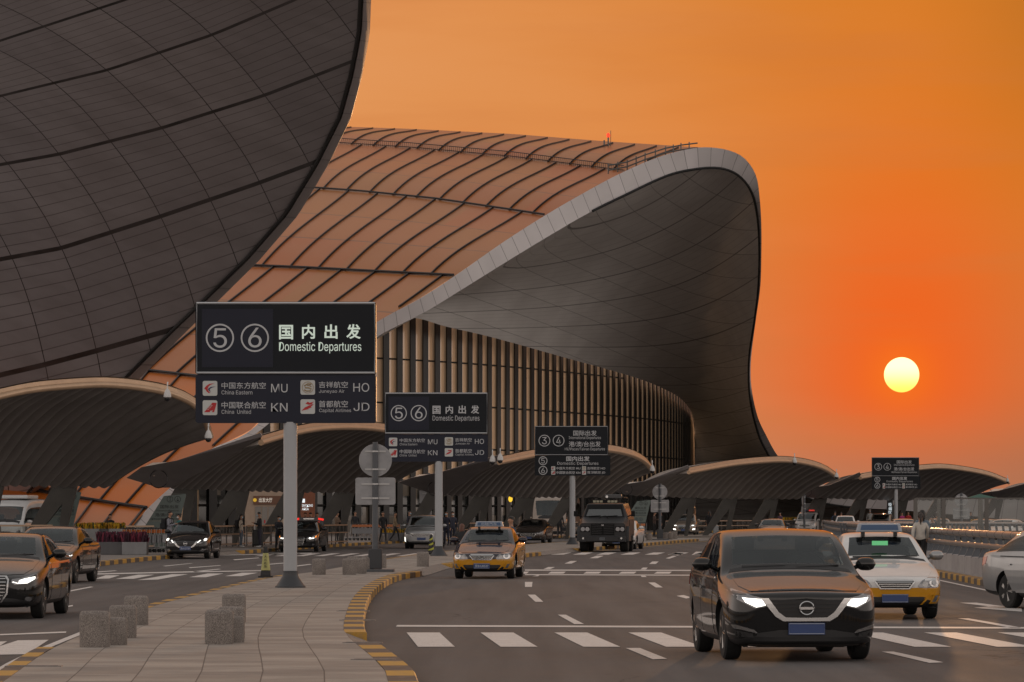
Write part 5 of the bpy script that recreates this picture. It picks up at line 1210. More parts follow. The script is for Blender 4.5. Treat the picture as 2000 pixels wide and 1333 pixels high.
vehicle('grey_saloon', 'grey saloon behind the woman in white, seen through the glass screen', 'car', D, 1835, 250, -6, (PSI, PSI),fr_sedan(.0, [(-.36,.42),(.36,.42),(.42,.54),(.36,.64),(-.36,.64),(-.42,.54)], LMP, [], bars=3), plate=(0, .37, '', PLATE))
vehicle('parked_saloon', 'pale saloon seen through the middle pane of the glass screen', 'car', D, 1893, 225, -28, (PBE, PBE),fr_sedan(.0, [(-.36,.42),(.36,.42),(.42,.54),(.36,.64),(-.36,.64),(-.42,.54)], LMP, [], bars=3), plate=(0, .37, '', PLATE))
vehicle('white_saloon', 'white saloon behind the right posts of the glass screen', 'car', D, 1936, 222, -28, (PWH, PWH),fr_sedan(.0, [(-.36,.42),(.36,.42),(.42,.54),(.36,.64),(-.36,.64),(-.42,.54)], LMP, [], bars=3), plate=(0, .37, '', PLATE))
# --- car cut by the right edge
D = sedan(L=4.7, H=1.60, W=1.84, zc=1.0)
vehicle('silver_saloon', 'silver saloon cut by the right edge of the picture', 'car', D, 2258, 67, 24, (PSI, PSI), fr_sedan(.0, [(-.40,.42),(.40,.42),(.46,.56),(.40,.66),(-.40,.66),(-.46,.56)], LMP, [], bars=4), plate=(0, .38, '', PLATE))
# --- patrol car hidden behind the armoured truck
D = sedan(L=4.6, H=1.46, W=1.78)
vehicle('patrol_car', 'white patrol car peeping out behind the armoured truck', 'car', D, 1205, 184, -9, (PWH, PWH),fr_sedan(.0, [(-.36,.42),(.36,.42),(.42,.54),(.36,.64),(-.36,.64),(-.42,.54)], LMP, [], bars=3), plate=(0, .37, '', PLATE), mirror=PWH)
# ================================================================ armoured truck, coach, minibus
def bus(L, H, W, zb, zt, hood=.25, wr=.45):
    return dict(L=L, H=H, W=W, wr=wr, ww=.26, fa=1.5 if L > 8 else 1.0, ra=L-2.2, st=[(0, .80, .45, zb-.25, 0, 0, 0, zb-.22), (.05, .93, .36, zb-.15, 0, 0, 0, zb-.08), (hood*.6, .98, .33, zb-.06, 0, 0, 0, zb-.02), (hood, 1, .33, zb-.03, 'c', .95, zb+.02, zb+.05), (hood+.45, 1, .33, zb, 'h', .91, zt, zt+.08), (hood+1.3, 1, .33, zb+.02, 'm', .93, H-.12, H), (L*.6, 1, .33, zb+.02, 'm', .93, H-.1, H+.02), (L-.5, 1, .34, zb+.02, 'r', .93, H-.12, H), (L-.12, .98, .36, zb+.05, 'b', .93, zt-.2, zt-.1), (L-.05, .96, .40, zb, 0, 0, 0, zb+.1), (L, .92, .45, zb-.2, 0, 0, 0, zb-.1)])
PW2 = paint('bus_white', (.50, .50, .50)); PCO = paint('coach_bronze', (.30, .24, .20), .3, .3)
D = bus(6.5, 2.48, 2.05, 1.28, 2.15, .5, .36)
t, bvh, org, rz = vehicle('minibus', 'white minibus with black windscreen parked at the left edge behind the railing', 'bus', D, 2, 176, -9, (PW2, PW2), [('headlight', [(.62,.80),(.86,.80),(.86,1.0),(.66,.96)], LENS, .01, .03, True), ('grille', [(-.4,.75),(.4,.75),(.4,.92),(-.4,.92)], PLB, .01, .03, False)], plate=(0, .55, '', PLATE), doors='')
g = MB(); g.box((0, -.5, 2.56), (1.5, 1.9, .18)); part('roof_unit', g, PW2, t, bev=.06)
g = MB(); g.tube([(-.7, -2.6, 2.3), (-.72, -2.6, 2.8)], .012, 4); part('aerial', g, PLB, t)
D = bus(10, 3.05, 2.5, 1.35, 2.85, .2, .48)
t, bvh, org, rz = vehicle('coach', 'bronze topped coach with large windscreen standing behind the canopy legs', 'bus', D, 1072, 262, -7, (PCO, PCO), [('headlight', [(.66,.72),(.86,.74),(.86,.90),(.68,.86)], LENS, .01, .03, True)], plate=(0, .55, '', PLATE), doors='')
ARM = mat('armour_paint', (.016, .016, .018), .38, .2, var=.2, scale=3); ARM2 = mat('armour_dark', (.004, .004, .0045), .6, spec=.2)
n0 = P(1177, 1003, 172); yaw = radians(-5.5); AL = 5.7
t = thing('armoured_truck', 'black armoured truck with roof lamp bar and louvred grille, facing the camera', 'armoured truck', (n0.x-sin(yaw)*AL/2, n0.y+cos(yaw)*AL/2, 0), yaw)
st = [(0, 1.05, 1.24, .96, 1.33), (.9, 1.12, 1.46, 1.0, 1.54), (1.05, 1.12, 1.50, .98, 1.60), (1.62, 1.12, 1.50, .83, 2.21), (5.4, 1.12, 1.5, .83, 2.26), (5.7, 1.08, 1.45, .8, 2.05)]
g = MB(); rows = []
for q, w, zs, wr_, zr in st:
    h = [(0, .55), (.98, .55), (w, .78), (w, zs), (wr_, zr), (0, zr+.01)]; y = q-AL/2; rows.append([(x, y, z) for x, z in h]+[(-x, y, z) for x, z in h[4:0:-1]])
b = g.grid(rows, close_u=True); g.face([b+k for k in reversed(range(10))]); e = b+50; g.face([e+k for k in range(10)])
hull = part('hull', g, ARM, t); bm = bmesh.new(); bm.from_mesh(hull.data); bmesh.ops.recalc_face_normals(bm, faces=bm.faces[:]); bm.to_mesh(hull.data); bm.free()
abv = BVHTree.FromPolygons([v.co.copy() for v in hull.data.vertices], [tuple(p.vertices) for p in hull.data.polygons])
def ap(nm, poly, m, off=.01, th=.03, ax='F', pr=None, cell=.2): return part(nm, patch(abv, poly, off, th, ax, cell), m, pr or t)
ap('windscreen_frame', [(-.92,1.60),(.92,1.60),(.80,2.17),(-.80,2.17)], ARM2, .02)
ap('windscreen', [(-.84,1.65),(.84,1.65),(.74,1.98),(-.74,1.98)], mat('armour_glass', (.05, .058, .062), .12, spec=.9), .03); ap('sun_visor', [(-.76,1.99),(.76,1.99),(.74,2.14),(-.74,2.14)], ARM2, .05, .06)
for a in (-.72, .06): ap('wiper', [(a, 1.63), (a+.55, 1.67), (a+.55, 1.69), (a, 1.66)], ARM2, .05, .02)
ap('grille', [(-.54,.78),(.54,.78),(.54,1.30),(-.54,1.30)], ARM2, .03, .05)
for i in range(6):
    z = .82+.078*i
    for s in (-1, 1): ap('louvre', [(s*.05, z), (s*.50, z+.03), (s*.50, z+.055), (s*.05, z+.03)], ARM, .06, .04)
for s in (-1, 1):
    ap('lamp_housing', [(s*.58,.92),(s*1.02,.92),(s*1.02,1.18),(s*.58,1.18)], ARM2, .02, .04)
    for x in (.70, .91):
        g = MB(); g.lathe([(.098, -.03), (.095, 0), (.02, .01)], (s*x, -AL/2-.03, 1.05), 18, 'Y'); part('headlight', g, LENS, t, smooth=50)
    g = MB(); g.box((s*1.33, -1.72, 1.76), (.18, .10, .25)); g.tube([(s*1.05, -1.6, 1.62), (s*1.28, -1.68, 1.72)], .03, 6); part('door_mirror', g, ARM2, t, bev=.02)
    g = MB(); g.prism([(-1.0, .50), (.7, .50), (.55, .95), (.25, 1.18), (-.6, 1.18), (-.9, .95)], 1.02, 1.20, Matrix.Translation((0, -AL/2+1.15, 0)) @ Matrix(((0, s, 0, 0), (1, 0, 0, 0), (0, 0, 1, 0), (0, 0, 0, 1)))); f_ = part('mudguard', g, ARM, t)
    g = MB(); g.box((s*1.12, .55, .48), (.22, 1.3, .08)); part('running_board', g, ARM2, t)
    for y in (-.75, .25, 1.25): ap('door', [(y-.44,.80),(y+.44,.80),(y+.44,1.46),(y-.44,1.46)], ARM, .02, .03, 'R' if s > 0 else 'L'); ap('side_window', [(y-.33,1.60),(y+.33,1.60),(y+.33,2.0),(y-.33,2.0)], mat('armour_glass', (.05,.058,.062), .12), .02, .03, 'R' if s > 0 else 'L')
    g = MB(); [g.tube([(s*.80, y, 2.25), (s*.84, y, 2.50), (s*.6, y, 2.52)], .025, 5) for y in (-.9, -.3, .3, .9, 1.5, 2.1)]; g.tube([(s*.84, -.9, 2.50), (s*.84, 2.1, 2.50)], .025, 5); part('roof_rack', g, ARM2, t)
g = MB(); g.box((0, -AL/2-.08, .60), (2.16, .30, .30)); g.box((0, -AL/2-.24, .60), (1.5, .06, .26)); bmp = part('bumper', g, ARM, t, bev=.03)
for s in (-1, 1): g = MB(); g.lathe([(.045, -.02), (.04, 0)], (s*.88, -AL/2-.23, .63), 12, 'Y'); part('tow_eye', g, CHR, bmp)
g = MB(); g.box((0, -AL/2-.285, .60), (.27, .012, .10)); pl = part('number_plate', g, PLB, bmp); g = MB(); g.tube([(-.12, -AL/2-.295, .56), (.12, -AL/2-.295, .56), (.12, -AL/2-.295, .64), (-.12, -AL/2-.295, .64)], .008, 4, closed=True); part('plate_border', g, PLW, pl)
g = MB(); [g.box((x, -AL/2-.05, 1.235), (.016, .02, .07)) for x in (-.03, .03)]; g.box((0, -AL/2-.05, 1.235), (.07, .02, .018)); part('badge', g, CHR, t)
g = MB(); g.box((0, -1.12, 2.33), (1.24, .16, .16)); lb = part('lamp_bar', g, ARM2, t, bev=.01)
for x in (-.50, -.34, -.18, .18, .34, .50): g = MB(); g.box((x, -1.21, 2.33), (.13, .03, .10)); part('bar_lamp', g, mat('bar_lamp', (.30, .28, .20), .3), lb)
g = MB(); g.box((.35, -.85, 2.56), (.78, .6, .20)); part('siren_box', g, mat('roof_kit', (.06, .06, .062), .4, .3), t, bev=.04); g = MB(); g.lathe([(.06, -.05), (.06, 0), (.05, .01)], (.08, -1.17, 2.55), 14, 'Y'); part('spot_lamp', g, CHR, t)
g = MB(); g.tube([(.16*cos(pi*i/8)*1.2, -2.05, 1.53+.10*sin(pi*i/8)) for i in range(9)], .014, 5); part('hood_handle', g, ARM2, t)
tm, rm = wheel_meshes(.52, .38, 8)
for y in (1.15-AL/2, 4.35-AL/2):
    for s in (-1, 1): w = bpy.data.objects.new('wheel', tm); C.objects.link(w); w.parent = t; w.location = (s*.93, y, .52); w.rotation_euler = (0, 0, 0 if s > 0 else pi); r = bpy.data.objects.new('rim', rm); C.objects.link(r); r.parent = w
g = MB(); g.box((0, -.9, .55), (1.7, .25, .25)); g.box((0, 1.6, .55), (1.7, .25, .25)); g.box((0, .3, .62), (.7, 4.6, .2)); part('axle', g, ARM2, t)
# ================================================================ people
SKN = mat('skin', (.36, .19, .12), .55); HAIR = mat('hair_black', (.010, .008, .007), .5); HAIRB = mat('hair_brown', (.10, .035, .018), .5); MASK = mat('face_mask', (.30, .42, .50), .8); MASKW = mat('face_mask_white', (.55, .56, .56), .8)
_cl = {}
def cloth(c):
    k = tuple(c)
    if k not in _cl: _cl[k] = mat('cloth_%d' % len(_cl), k, .85, var=.18, scale=6, bump=.3, bscale=18)
    return _cl[k]
POSES = {'stand': {}, 'phone': dict(el=(.23,-.05,1.12), wl=(.10,-.30,1.20), er=(-.23,-.05,1.12), wr=(-.08,-.28,1.20), head=(0,-.04,-.01)), 'point': dict(er=(-.42,-.10,1.38), wr=(-.68,-.20,1.30)), 'bend': dict(lean=-.35, el=(.24,-.35,1.0), wl=(.15,-.55,.95)),
    'walk': dict(kl=(.10,-.16,.50), al=(.10,-.22,.10), kr=(-.10,.06,.50), ar=(-.10,.32,.14), el=(.25,.10,1.13), wl=(.24,.16,.90), er=(-.25,-.08,1.13), wr=(-.22,-.22,.92)), 'bag': dict(wl=(.30,.0,.84)), 'lean': dict(lean=-.12, er=(-.27,-.18,1.14), wr=(-.2,-.42,1.10))}
def person(lab, x, d, h, yaw, pose='stand', top=(.03,.03,.035), legs=(.02,.02,.025), shoes=(.05,.05,.05), hair='short', hmat=None, mask=None, bulk=1., z=.15, group=None, coat=False):
    q = dict(POSES[pose]); k = h/1.75; ln = q.get('lean', 0.)
    def U(p): f = max(0, (p[2]-.95)/.8); return Vector((p[0], p[1]+ln*f, p[2]-abs(ln)*.35*f*f))
    hd = Vector(q.get('head', (0, 0, 0))); J = {}; V = []; E = []; Rr = []; kind = []
    def v(n, p, r, par=None, kd='top', up=True):
        J[n] = len(V); V.append((U(p) if up else Vector(p))*k); Rr.append((r[0]*k, r[1]*k) if isinstance(r, tuple) else (r*k, r*k))
        if par is not None: E.append((J[par], J[n])); kind.append(kd)
    B = bulk
    v('pel', (0,0,.95), (.150*B,.105*B)); v('waist', (0,.005,1.10), (.140*B,.100*B), 'pel'); v('chest', (0,.0,1.30), (.165*B,.115*B), 'waist'); v('nb', (0,.01,1.44), (.085,.075), 'chest'); v('neck', (0,.0,1.50), .056, 'nb', 'skin')
    v('jaw', Vector((0,-.012,1.56))+hd*.5, (.066,.078), 'neck', 'skin'); v('head', Vector((0,-.008,1.635))+hd, (.078,.096), 'jaw', 'skin'); v('crown', Vector((0,.0,1.70))+hd, (.062,.078), 'head', 'skin')
    v('nose', Vector((0,-.108,1.615))+hd, .013, 'head', 'skin')
    for s, n in ((1, 'l'), (-1, 'r')):
        v('ear'+n, Vector((s*.083,.012,1.62))+hd, .016, 'head', 'skin')
        v('sh'+n, (s*.175,.0,1.40), .068*B, 'chest'); el = q.get('e'+n, (s*.235,.02,1.13)); wl = q.get('w'+n, (s*.245,-.03,.89))
        v('el'+n, el, .047*B, 'sh'+n); v('wr'+n, wl, .031*B, 'el'+n)
        dr = (Vector(wl)-Vector(el)).normalized(); pm = Vector(wl)+dr*.075; v('pa'+n, pm, (.026,.034), 'wr'+n, 'skin')
        sd = Vector((0, 1, 0)) if abs(dr.y) < .7 else Vector((1, 0, 0))
        for fi, (o, ln_) in enumerate(((-.028,.065),(-.010,.078),(.009,.074),(.027,.058))): v('f%s%d' % (n, fi), pm+dr*ln_+sd*o+Vector((-s*.012*fi*.3, 0, 0)), .0085, 'pa'+n, 'skin')
        v('th'+n, Vector(wl)+dr*.06+sd*(-.055), .010, 'pa'+n, 'skin')
        v('hip'+n, (s*.09,.0,.88), .092*B, 'pel', 'leg', False); v('kn'+n, q.get('k'+n, (s*.10,-.01,.50)), .060, 'hip'+n, 'leg', False); an = Vector(q.get('a'+n, (s*.105,.03,.09))); v('an'+n, an, .043, 'kn'+n, 'leg', False)
        v('he'+n, an+Vector((0,.0,-.045)), .040, 'an'+n, 'shoe', False); v('to'+n, an+Vector((s*.02,-.19,-.055)), (.040,.030), 'he'+n, 'shoe', False)
    if coat:
        for e in range(len(E)):
            pass
    me = bpy.data.meshes.new('person'); me.from_pydata(V, E, []); o = bpy.data.objects.new('tmp', me); C.objects.link(o)
    sk = o.modifiers.new('skin', 'SKIN'); sk.use_smooth_shade = True; sk.branch_smoothing = .6
    for i, r in enumerate(Rr): me.skin_vertices[0].data[i].radius = r; me.skin_vertices[0].data[i].use_root = i == 0
    ss = o.modifiers.new('s', 'SUBSURF'); ss.levels = 1
    r = evaluated(o); bpy.data.objects.remove(o); r.name = 'person'; r.materials.clear()
    for m in (SKN, cloth(top), cloth(legs), cloth(shoes)): r.materials.append(m)
    ki = {'skin': 0, 'top': 1, 'leg': 2, 'shoe': 3}
    for p in r.polygons:
        best = 9; bk = 1
        for (a, b), kd in zip(E, kind):
            A, D_ = V[a], V[b]-V[a]; f = max(0, min(1, (p.center-A).dot(D_)/max(D_.length_squared, 1e-9))); dd = (p.center-A-D_*f).length
            if dd < best: best, bk = dd, ki[kd]
        if coat and bk == 2 and p.center.z > .52*k: bk = 1
        if bk == 2 and p.center.z > .90*k: bk = 1
        p.material_index = bk; p.use_smooth = True
    b = P(x, 1003, d); t = bpy.data.objects.new('person', r); C.objects.link(t); t.location = (b.x, b.y, z); t.rotation_euler = (0, 0, radians(yaw)); tag(t, lab, 'person', group)
    zmin = min(v_.co.z for v_ in r.vertices); t.location.z = z-zmin
    c = (U(Vector((0,.014,1.655)))+hd)*k; g = MB(); n, m_ = 16, 12; R0 = (.088*k, .108*k, .100*k); rows = []
    g.ball(c, R0, n, m_); keep = []
    for f in g.f:
        ce = sum((Vector(g.v[i]) for i in f), Vector())/len(f)-c
        lim = -.01*k if hair == 'short' else -.085*k
        if (ce.y > -.045*k and ce.z > lim) or ce.z > .045*k: keep.append(f)
    g.f = keep; g.uv = [None]*len(keep); g.mi = [0]*len(keep)
    if hair == 'tail': g.tube([c+Vector((0,.095,.03))*k, c+Vector((0,.135,-.04))*k, c+Vector((0,.125,-.17))*k, c+Vector((0,.11,-.29))*k], [.03*k,.042*k,.036*k,.008*k], 8)
    if hair == 'long': g.tube([c+Vector((0,.05,-.02))*k, c+Vector((0,.075,-.12))*k, c+Vector((0,.08,-.25))*k], [.085*k,.085*k,.05*k], 10)
    if hair == 'bun': g.ball(c+Vector((0,.09,.07))*k, .045*k, 8, 6)
    part('hair', g, hmat or HAIR, t, smooth=60)
    if mask:
        g = MB(); g.ball((U(Vector((0,-.062,1.585)))+hd)*k, (.062*k,.052*k,.046*k), 10, 8); part('mask', g, mask, t, smooth=60)
    return t
def backpack(lab, p, yaw, col, s=1.):                     # worn on the back of a person at p
    t = thing('backpack', lab, 'backpack', tuple(p), radians(yaw)); g = MB(); g.box((0, .23*s, 1.20*s), (.32*s, .20*s, .46*s)); b = part('bag', g, cloth(col), t, bev=.07)
    g = MB(); g.box((0, .345*s, 1.12*s), (.24*s, .06*s, .22*s)); part('pocket', g, cloth(col), t, bev=.02)
    for e in (-1, 1): g = MB(); g.tube([(e*.10*s, .16*s, 1.40*s), (e*.11*s, .03*s, 1.475*s), (e*.11*s, -.12*s, 1.40*s), (e*.11*s, -.135*s, 1.25*s), (e*.13*s, .13*s, 1.05*s)], .020*s, 5); part('strap', g, cloth(col), t)
    return t
def suitcase(lab, x, d, col, z=.15, yaw=0, s=1.):
    b = P(x, 1003, d); t = thing('suitcase', lab, 'suitcase', (b.x, b.y, z), radians(yaw)); t.scale = (s,)*3; g = MB(); g.box((0, 0, .36), (.42, .26, .62)); part('case', g, mat('case_%d' % int(col[0]*1e4), col, .4), t, bev=.05)
    g = MB(); g.tube([(-.1, .08, .66), (-.1, .08, .98), (.1, .08, .98), (.1, .08, .66)], .012, 5); part('handle', g, CHR, t)
    g = MB(); [g.lathe([(.03, -.012), (.03, .012)], (x_, y_, .03), 10, 'X') for x_ in (-.17, .17) for y_ in (-.09, .09)]; part('castor', g, PLB, t)
K = (.014,.014,.016); NV = (.02,.024,.045); JE = (.09,.11,.14)
p = person('man in grey jacket looking at his phone left of the black saloon', 331, 153, 1.74, 75, 'phone', (.20,.20,.23), NV, hair='short'); backpack('black backpack on the man in the grey jacket', p.location, 75, K)
person('person in teal top and white mask behind the black saloon', 351, 159, 1.62, -60, 'phone', (.05,.24,.25), K, hair='bun', mask=MASKW)
p = person('woman in beige top and jeans with blue mask beside the railing', 471, 180, 1.58, 78, 'stand', (.38,.32,.26), JE, (.5,.5,.5), 'long', mask=MASK); backpack('black backpack on the woman in beige', p.location, 78, K, .92)
person('young man in dark jacket reading a phone next to a suitcase', 507, 179, 1.70, -72, 'phone', K, (.03,.028,.045), (.5,.5,.5), 'short', mask=MASK, bulk=1.15); suitcase('tall black suitcase behind the young man reading his phone', 503, 180.5, (.012,.012,.013), yaw=10, s=1.25)
person('person in black jacket with blue mask standing in the open car door', 543, 175, 1.70, 35, 'lean', (.014,.014,.02), K, (.4,.4,.42), 'short', mask=MASK, z=0)
for x, l, hm in ((597,'leftmost of three people behind the raised car boot',HAIRB),(607,'middle one of three people behind the raised car boot',None),(620,'rightmost of three people behind the raised car boot',None)): person(l, x, 186+(x % 5), 1.68, -20, 'phone', (.06,.03,.03) if hm else K, K, hmat=hm)
person('person in brown jacket by the canopy leg behind the railing', 658, 214, 1.72, 60, 'phone', (.14,.09,.06), K)
person('dark seated looking figure at the far glass doors behind the trolleys', 694, 226, 1.76, 20, 'stand', (.02,.02,.025), K)
person('person in black walking past behind the traffic sign post', 748, 207, 1.75, 20, 'walk', K, K)
person('person in tan jacket striding past the flower bed', 772, 212, 1.72, 85, 'walk', (.22,.16,.10), K)
person('masked person in dark coat beyond the silver people carrier', 800, 226, 1.78, 60, 'stand', (.016,.018,.03), K, mask=MASK)
person('man in dark uniform pointing, behind the yellow taxi', 872, 190, 1.74, -25, 'point', (.03,.032,.05), NV, mask=MASK); person('second man in dark uniform standing behind the pointing one', 884, 193, 1.74, 15, 'stand', (.03,.032,.05), NV, mask=MASKW)
person('woman with red brown hair in black coat bending at the yellow taxi', 899, 110, 1.56, 170, 'bend', K, K, (.5,.5,.5), 'long', HAIRB, coat=True, z=0)
person('taxi driver in blue jumper with pale collar at the taxi rear door', 998, 106.5, 1.70, -62, 'stand', (.055,.07,.10), (.03,.04,.07), z=0, bulk=1.05)
g = MB()
p = person('man in black jacket seen from behind carrying a bag near the far kerb', 1093, 243, 1.76, 175, 'bag', K, K, bulk=1.15)
def handbag(lab, x, d, z, col):
    b = P(x, 1003, d); t = thing('handbag', lab, 'bag', (b.x, b.y, z)); g = MB(); g.prism([(-.17, 0), (.17, 0), (.14, .24), (-.14, .24)], -.07, .07); part('bag', g, cloth(col), t, bev=.03); g = MB(); g.tube([(.09*cos(pi*i/8), 0, .24+.14*sin(pi*i/8)) for i in range(9)], .012, 5); part('handle', g, cloth(col), t)
handbag('dark bag held by the man seen from behind', 1102, 243, .62, (.02,.02,.022)); handbag('shoulder bag at the left side of the man in black', 1083, 243, .98, (.015,.015,.016))
person('person with orange lit face waiting left of the traffic sign post', 1278, 262, 1.76, 70, 'phone', (.08,.05,.04), K); person('person in black waiting right of the traffic sign post', 1291, 263, 1.78, -70, 'stand', K, K)
person('person in long black coat beside the beige crossover', 1387, 286, 1.74, 150, 'bag', K, K, (.5,.5,.5), 'long', coat=True, bulk=1.15); person('taller person half hidden behind the long black coat', 1385, 289, 1.84, 170, 'stand', K, K, (.5,.5,.5))
handbag('bright pink bag beside the long black coat', 1395, 287, .98, (.42,.02,.20)); suitcase('small silver suitcase right of the long black coat', 1398, 288, (.25,.26,.27))
p = person('person in blue jacket walking away left of the white hatchback', 1631, 296, 1.78, 170, 'walk', (.03,.055,.11), K); backpack('dark backpack on the person in blue', p.location, 170, K)
person('person in dark top just right of the blue jacket', 1643, 302, 1.72, 160, 'stand', K, K)
person('person in white cap with mask above the beige people carrier', 1699, 322, 1.98, 0, 'stand', (.4,.4,.4), K, hmat=MASKW, mask=MASK)
person('person in pink top right of the farthest sign pole', 1762, 312, 1.72, 20, 'stand', (.38,.03,.16), K); person('person in red top next to the pink one', 1774, 314, 1.76, -20, 'stand', (.40,.03,.03), K)
p = person('woman with ponytail in cream sweater walking away by the right barrier', 1798, 114, 1.66, 176, 'walk', (.50,.46,.41), (.012,.012,.013), (.03,.03,.03), 'tail', hmat=mat('hair_dark_brown', (.022,.012,.009), .5), bulk=1.3)
person('second woman half hidden in front of the cream sweater', 1801, 116.3, 1.74, 186, 'stand', (.14,.18,.22), K, hair='long')
person('person sitting low behind the glass screen', 1831, 150, 1.60, 60, 'stand', (.05,.05,.055), K); person('person with camera leaning behind the glass screen', 1822, 148, 1.52, -70, 'phone', (.06,.06,.06), K)
person('figure at the far planters behind the glass screen', 1896, 290, 1.75, 30, 'stand', K, K)
person('person in dark suit behind the yellow flowers on the left', 216, 166, 1.62, -30, 'phone', (.02,.022,.03), K)
person('person at the far flower box before the concrete wing', 1524, 305, 1.72, -40, 'phone', (.10,.06,.10), K)
# ================================================================ street furniture
FLW = {}
def blades(name, n, w, d, h, cols, seed):
    rnd = random.Random(seed); g = MB()
    for i in range(n):
        x, y = rnd.uniform(-w/2, w/2), rnd.uniform(-d/2, d/2); hh = h*rnd.uniform(.5, 1.15); a = rnd.uniform(0, pi); b = rnd.uniform(.025, .05); lx, ly = rnd.uniform(-.07, .07), rnd.uniform(-.07, .07); g.cm = rnd.choice((0, 0, 1, 1, 2))
        ids = [g.vert((x+b*cos(a)*s_, y+b*sin(a)*s_, 0)) for s_ in (-1, 1)]+[g.vert((x+lx+b*.7*cos(a)*s_, y+ly+b*.7*sin(a)*s_, hh)) for s_ in (1, -1)]; g.face(ids)
    return g
MAR = [mat('marigold', (.50,.30,.012), .8), mat('marigold_deep', (.36,.17,.01), .8), mat('leaf_dark', (.03,.05,.012), .8)]; PUR = [mat('purple_leaf', (.085,.012,.03), .8), mat('purple_dark', (.035,.008,.018), .8), mat('crimson_leaf', (.15,.014,.035), .8)]
PLT = [mat('planter_grey', (.085,.083,.088), .5, .2, var=.15, scale=2), mat('planter_pale', (.20,.20,.205), .5, .2, var=.15, scale=2)]
def planter(lab, x, d, w, h, dep, kind, pale, n=260):
    b = P(x, 1003, d); t = thing('planter', lab, 'planter', (b.x, b.y, .15), 0, 'flower planters'); g = MB(); g.box((0, 0, h/2), (w, dep, h)); part('trough', g, PLT[pale], t, bev=.02)
    f = blades('flowers', n, w*.98, dep*.9, .26 if kind == 'm' else .40, None, int(x*7)); f.v = [(a, b_, c+h-.03) for a, b_, c in f.v]; part('flowers', f, MAR if kind == 'm' else PUR, t)
planter('dark planter with purple leaves, nearest and left of a pair', 215, 147.5, 1.02, .50, .7, 'p', 0); planter('pale planter with purple leaves, right of the pair by the trolleys', 264, 147, .98, .50, .7, 'p', 1)
planter('tall planter with marigolds behind the dark car, left one', 172, 158, 1.0, .98, .6, 'm', 1); planter('tall planter with marigolds at the middle of its row', 205, 158.3, .68, .98, .6, 'm', 0); planter('tall planter with marigolds at the right of its row', 228, 158, .62, .98, .6, 'm', 1)
planter('planter with marigolds behind the striding person', 775, 221, 1.9, .48, .6, 'm', 0); planter('planter with marigolds right behind the striding person', 812, 222, 1.0, .48, .6, 'm', 1); planter('long planter with marigolds behind the police van', 1540, 330, 1.9, 1.02, .6, 'm', 0, 500); planter('marigold planter seen through the glass screen', 1912, 262, 1.1, .98, .6, 'm', 1)
# luggage trolleys
TS = mat('trolley_steel', (.32,.32,.33), .35, .8); TPK = mat('trolley_panel', (.30,.03,.09), .5); TPG = mat('trolley_panel_grey', (.20,.20,.21), .5); TOR = mat('trolley_orange', (.42,.13,.04), .5)
tr0 = thing('luggage_trolley', 'x', 'luggage trolley', (0, 0, .15), 0, 'parked luggage trolleys')
g = MB()
for s in (-1, 1): g.tube([(s*.27, -.05, 1.0), (s*.27, .0, .55), (s*.28, .05, .22), (s*.20, .85, .14)], .016, 5)
g.tube([(-.28, .05, .22), (.28, .05, .22)], .014, 5); g.tube([(-.2, .85, .14), (.2, .85, .14)], .014, 5); g.tube([(-.27, .1, .42), (.27, .1, .42)], .012, 5); part('frame', g, TS, tr0)
g = MB(); g.tube([(-.31, -.06, 1.01), (.31, -.06, 1.01)], .025, 8); part('handle', g, PLB, tr0)
g = MB(); g.box((0, -.02, .58), (.36, .02, .34)); part('panel', g, TPK, tr0); g = MB(); g.box((0, -.05, .88), (.30, .10, .14)); part('basket', g, TOR, tr0)
for x, y in ((-.26, .02), (.26, .02), (0, .85)): g = MB(); g.lathe([(.075, -.015), (.075, .015)], (x, y, .075), 12, 'X'); part('castor', g, PLB, tr0)
def trolleys(n, x0, x1, d0, d1, rz, what, grey=False):
    for i in range(n):
        f = i/max(1, n-1); b = P(x0+(x1-x0)*f, 1003, d0+(d1-d0)*f); global trn
        l = what if n > 1 else what
        if trn == 0: o = tr0; o.location = (b.x, b.y, .15); o.rotation_euler = (0, 0, radians(rz)); o['label'] = l
        else: o = clone(tr0, (b.x, b.y, .15), radians(rz), l)
        if grey or i % 4 == 3:
            for c in o.children:
                if c.name.startswith('panel'): c.data = c.data.copy(); c.data.materials[0] = TPG
        trn += 1
trn = 0
trolleys(9, 244, 322, 155, 156, 55, 'luggage trolley nested in the row between purple planters and black saloon', True)
trolleys(12, 692, 775, 224, 226, 40, 'luggage trolley nested in the far row beside the traffic sign post')
trolleys(2, 1244, 1255, 246, 246, 20, 'luggage trolley of the pair in front of the slanted board by the truck')
# railings with glass infill
RB = mat('railing_bronze', (.36,.25,.17), .35, .5); RPO = mat('railing_post', (.10,.09,.085), .5, .4)
def railing(lab, x0, x1, d0, d1, h=1.02, n=None, glass=True, low=True):
    a, b = P(x0, 1003, d0), P(x1, 1003, d1); a.z = b.z = .15; L_ = (b-a).length; t = thing('railing', lab, 'railing', tuple(a), atan2(b.y-a.y, b.x-a.x), 'metal railings before the canopies'); n = n or max(2, int(L_/1.1)+1)
    for z, r in ((h, .035), (h*.62, .025))+(((.16, .03),) if low else ()): g = MB(); g.box((L_/2, 0, z), (L_, .06, r*2)); part('rail', g, RB, t)
    for i in range(n): g = MB(); g.box((L_*i/(n-1), .0, h/2), (.07, .05, h-.05)); part('post', g, RPO, t)
    if glass: g = MB(); g.box((L_/2, .05, h*.82), (L_, .012, h*.30)); part('glass_panel', g, PANE, t)
railing('railing in front of the white minibus at the left', 0, 102, 160, 162, 1.1); railing('low railing between the marigolds and the slanted board', 145, 300, 164, 168, 1.05)
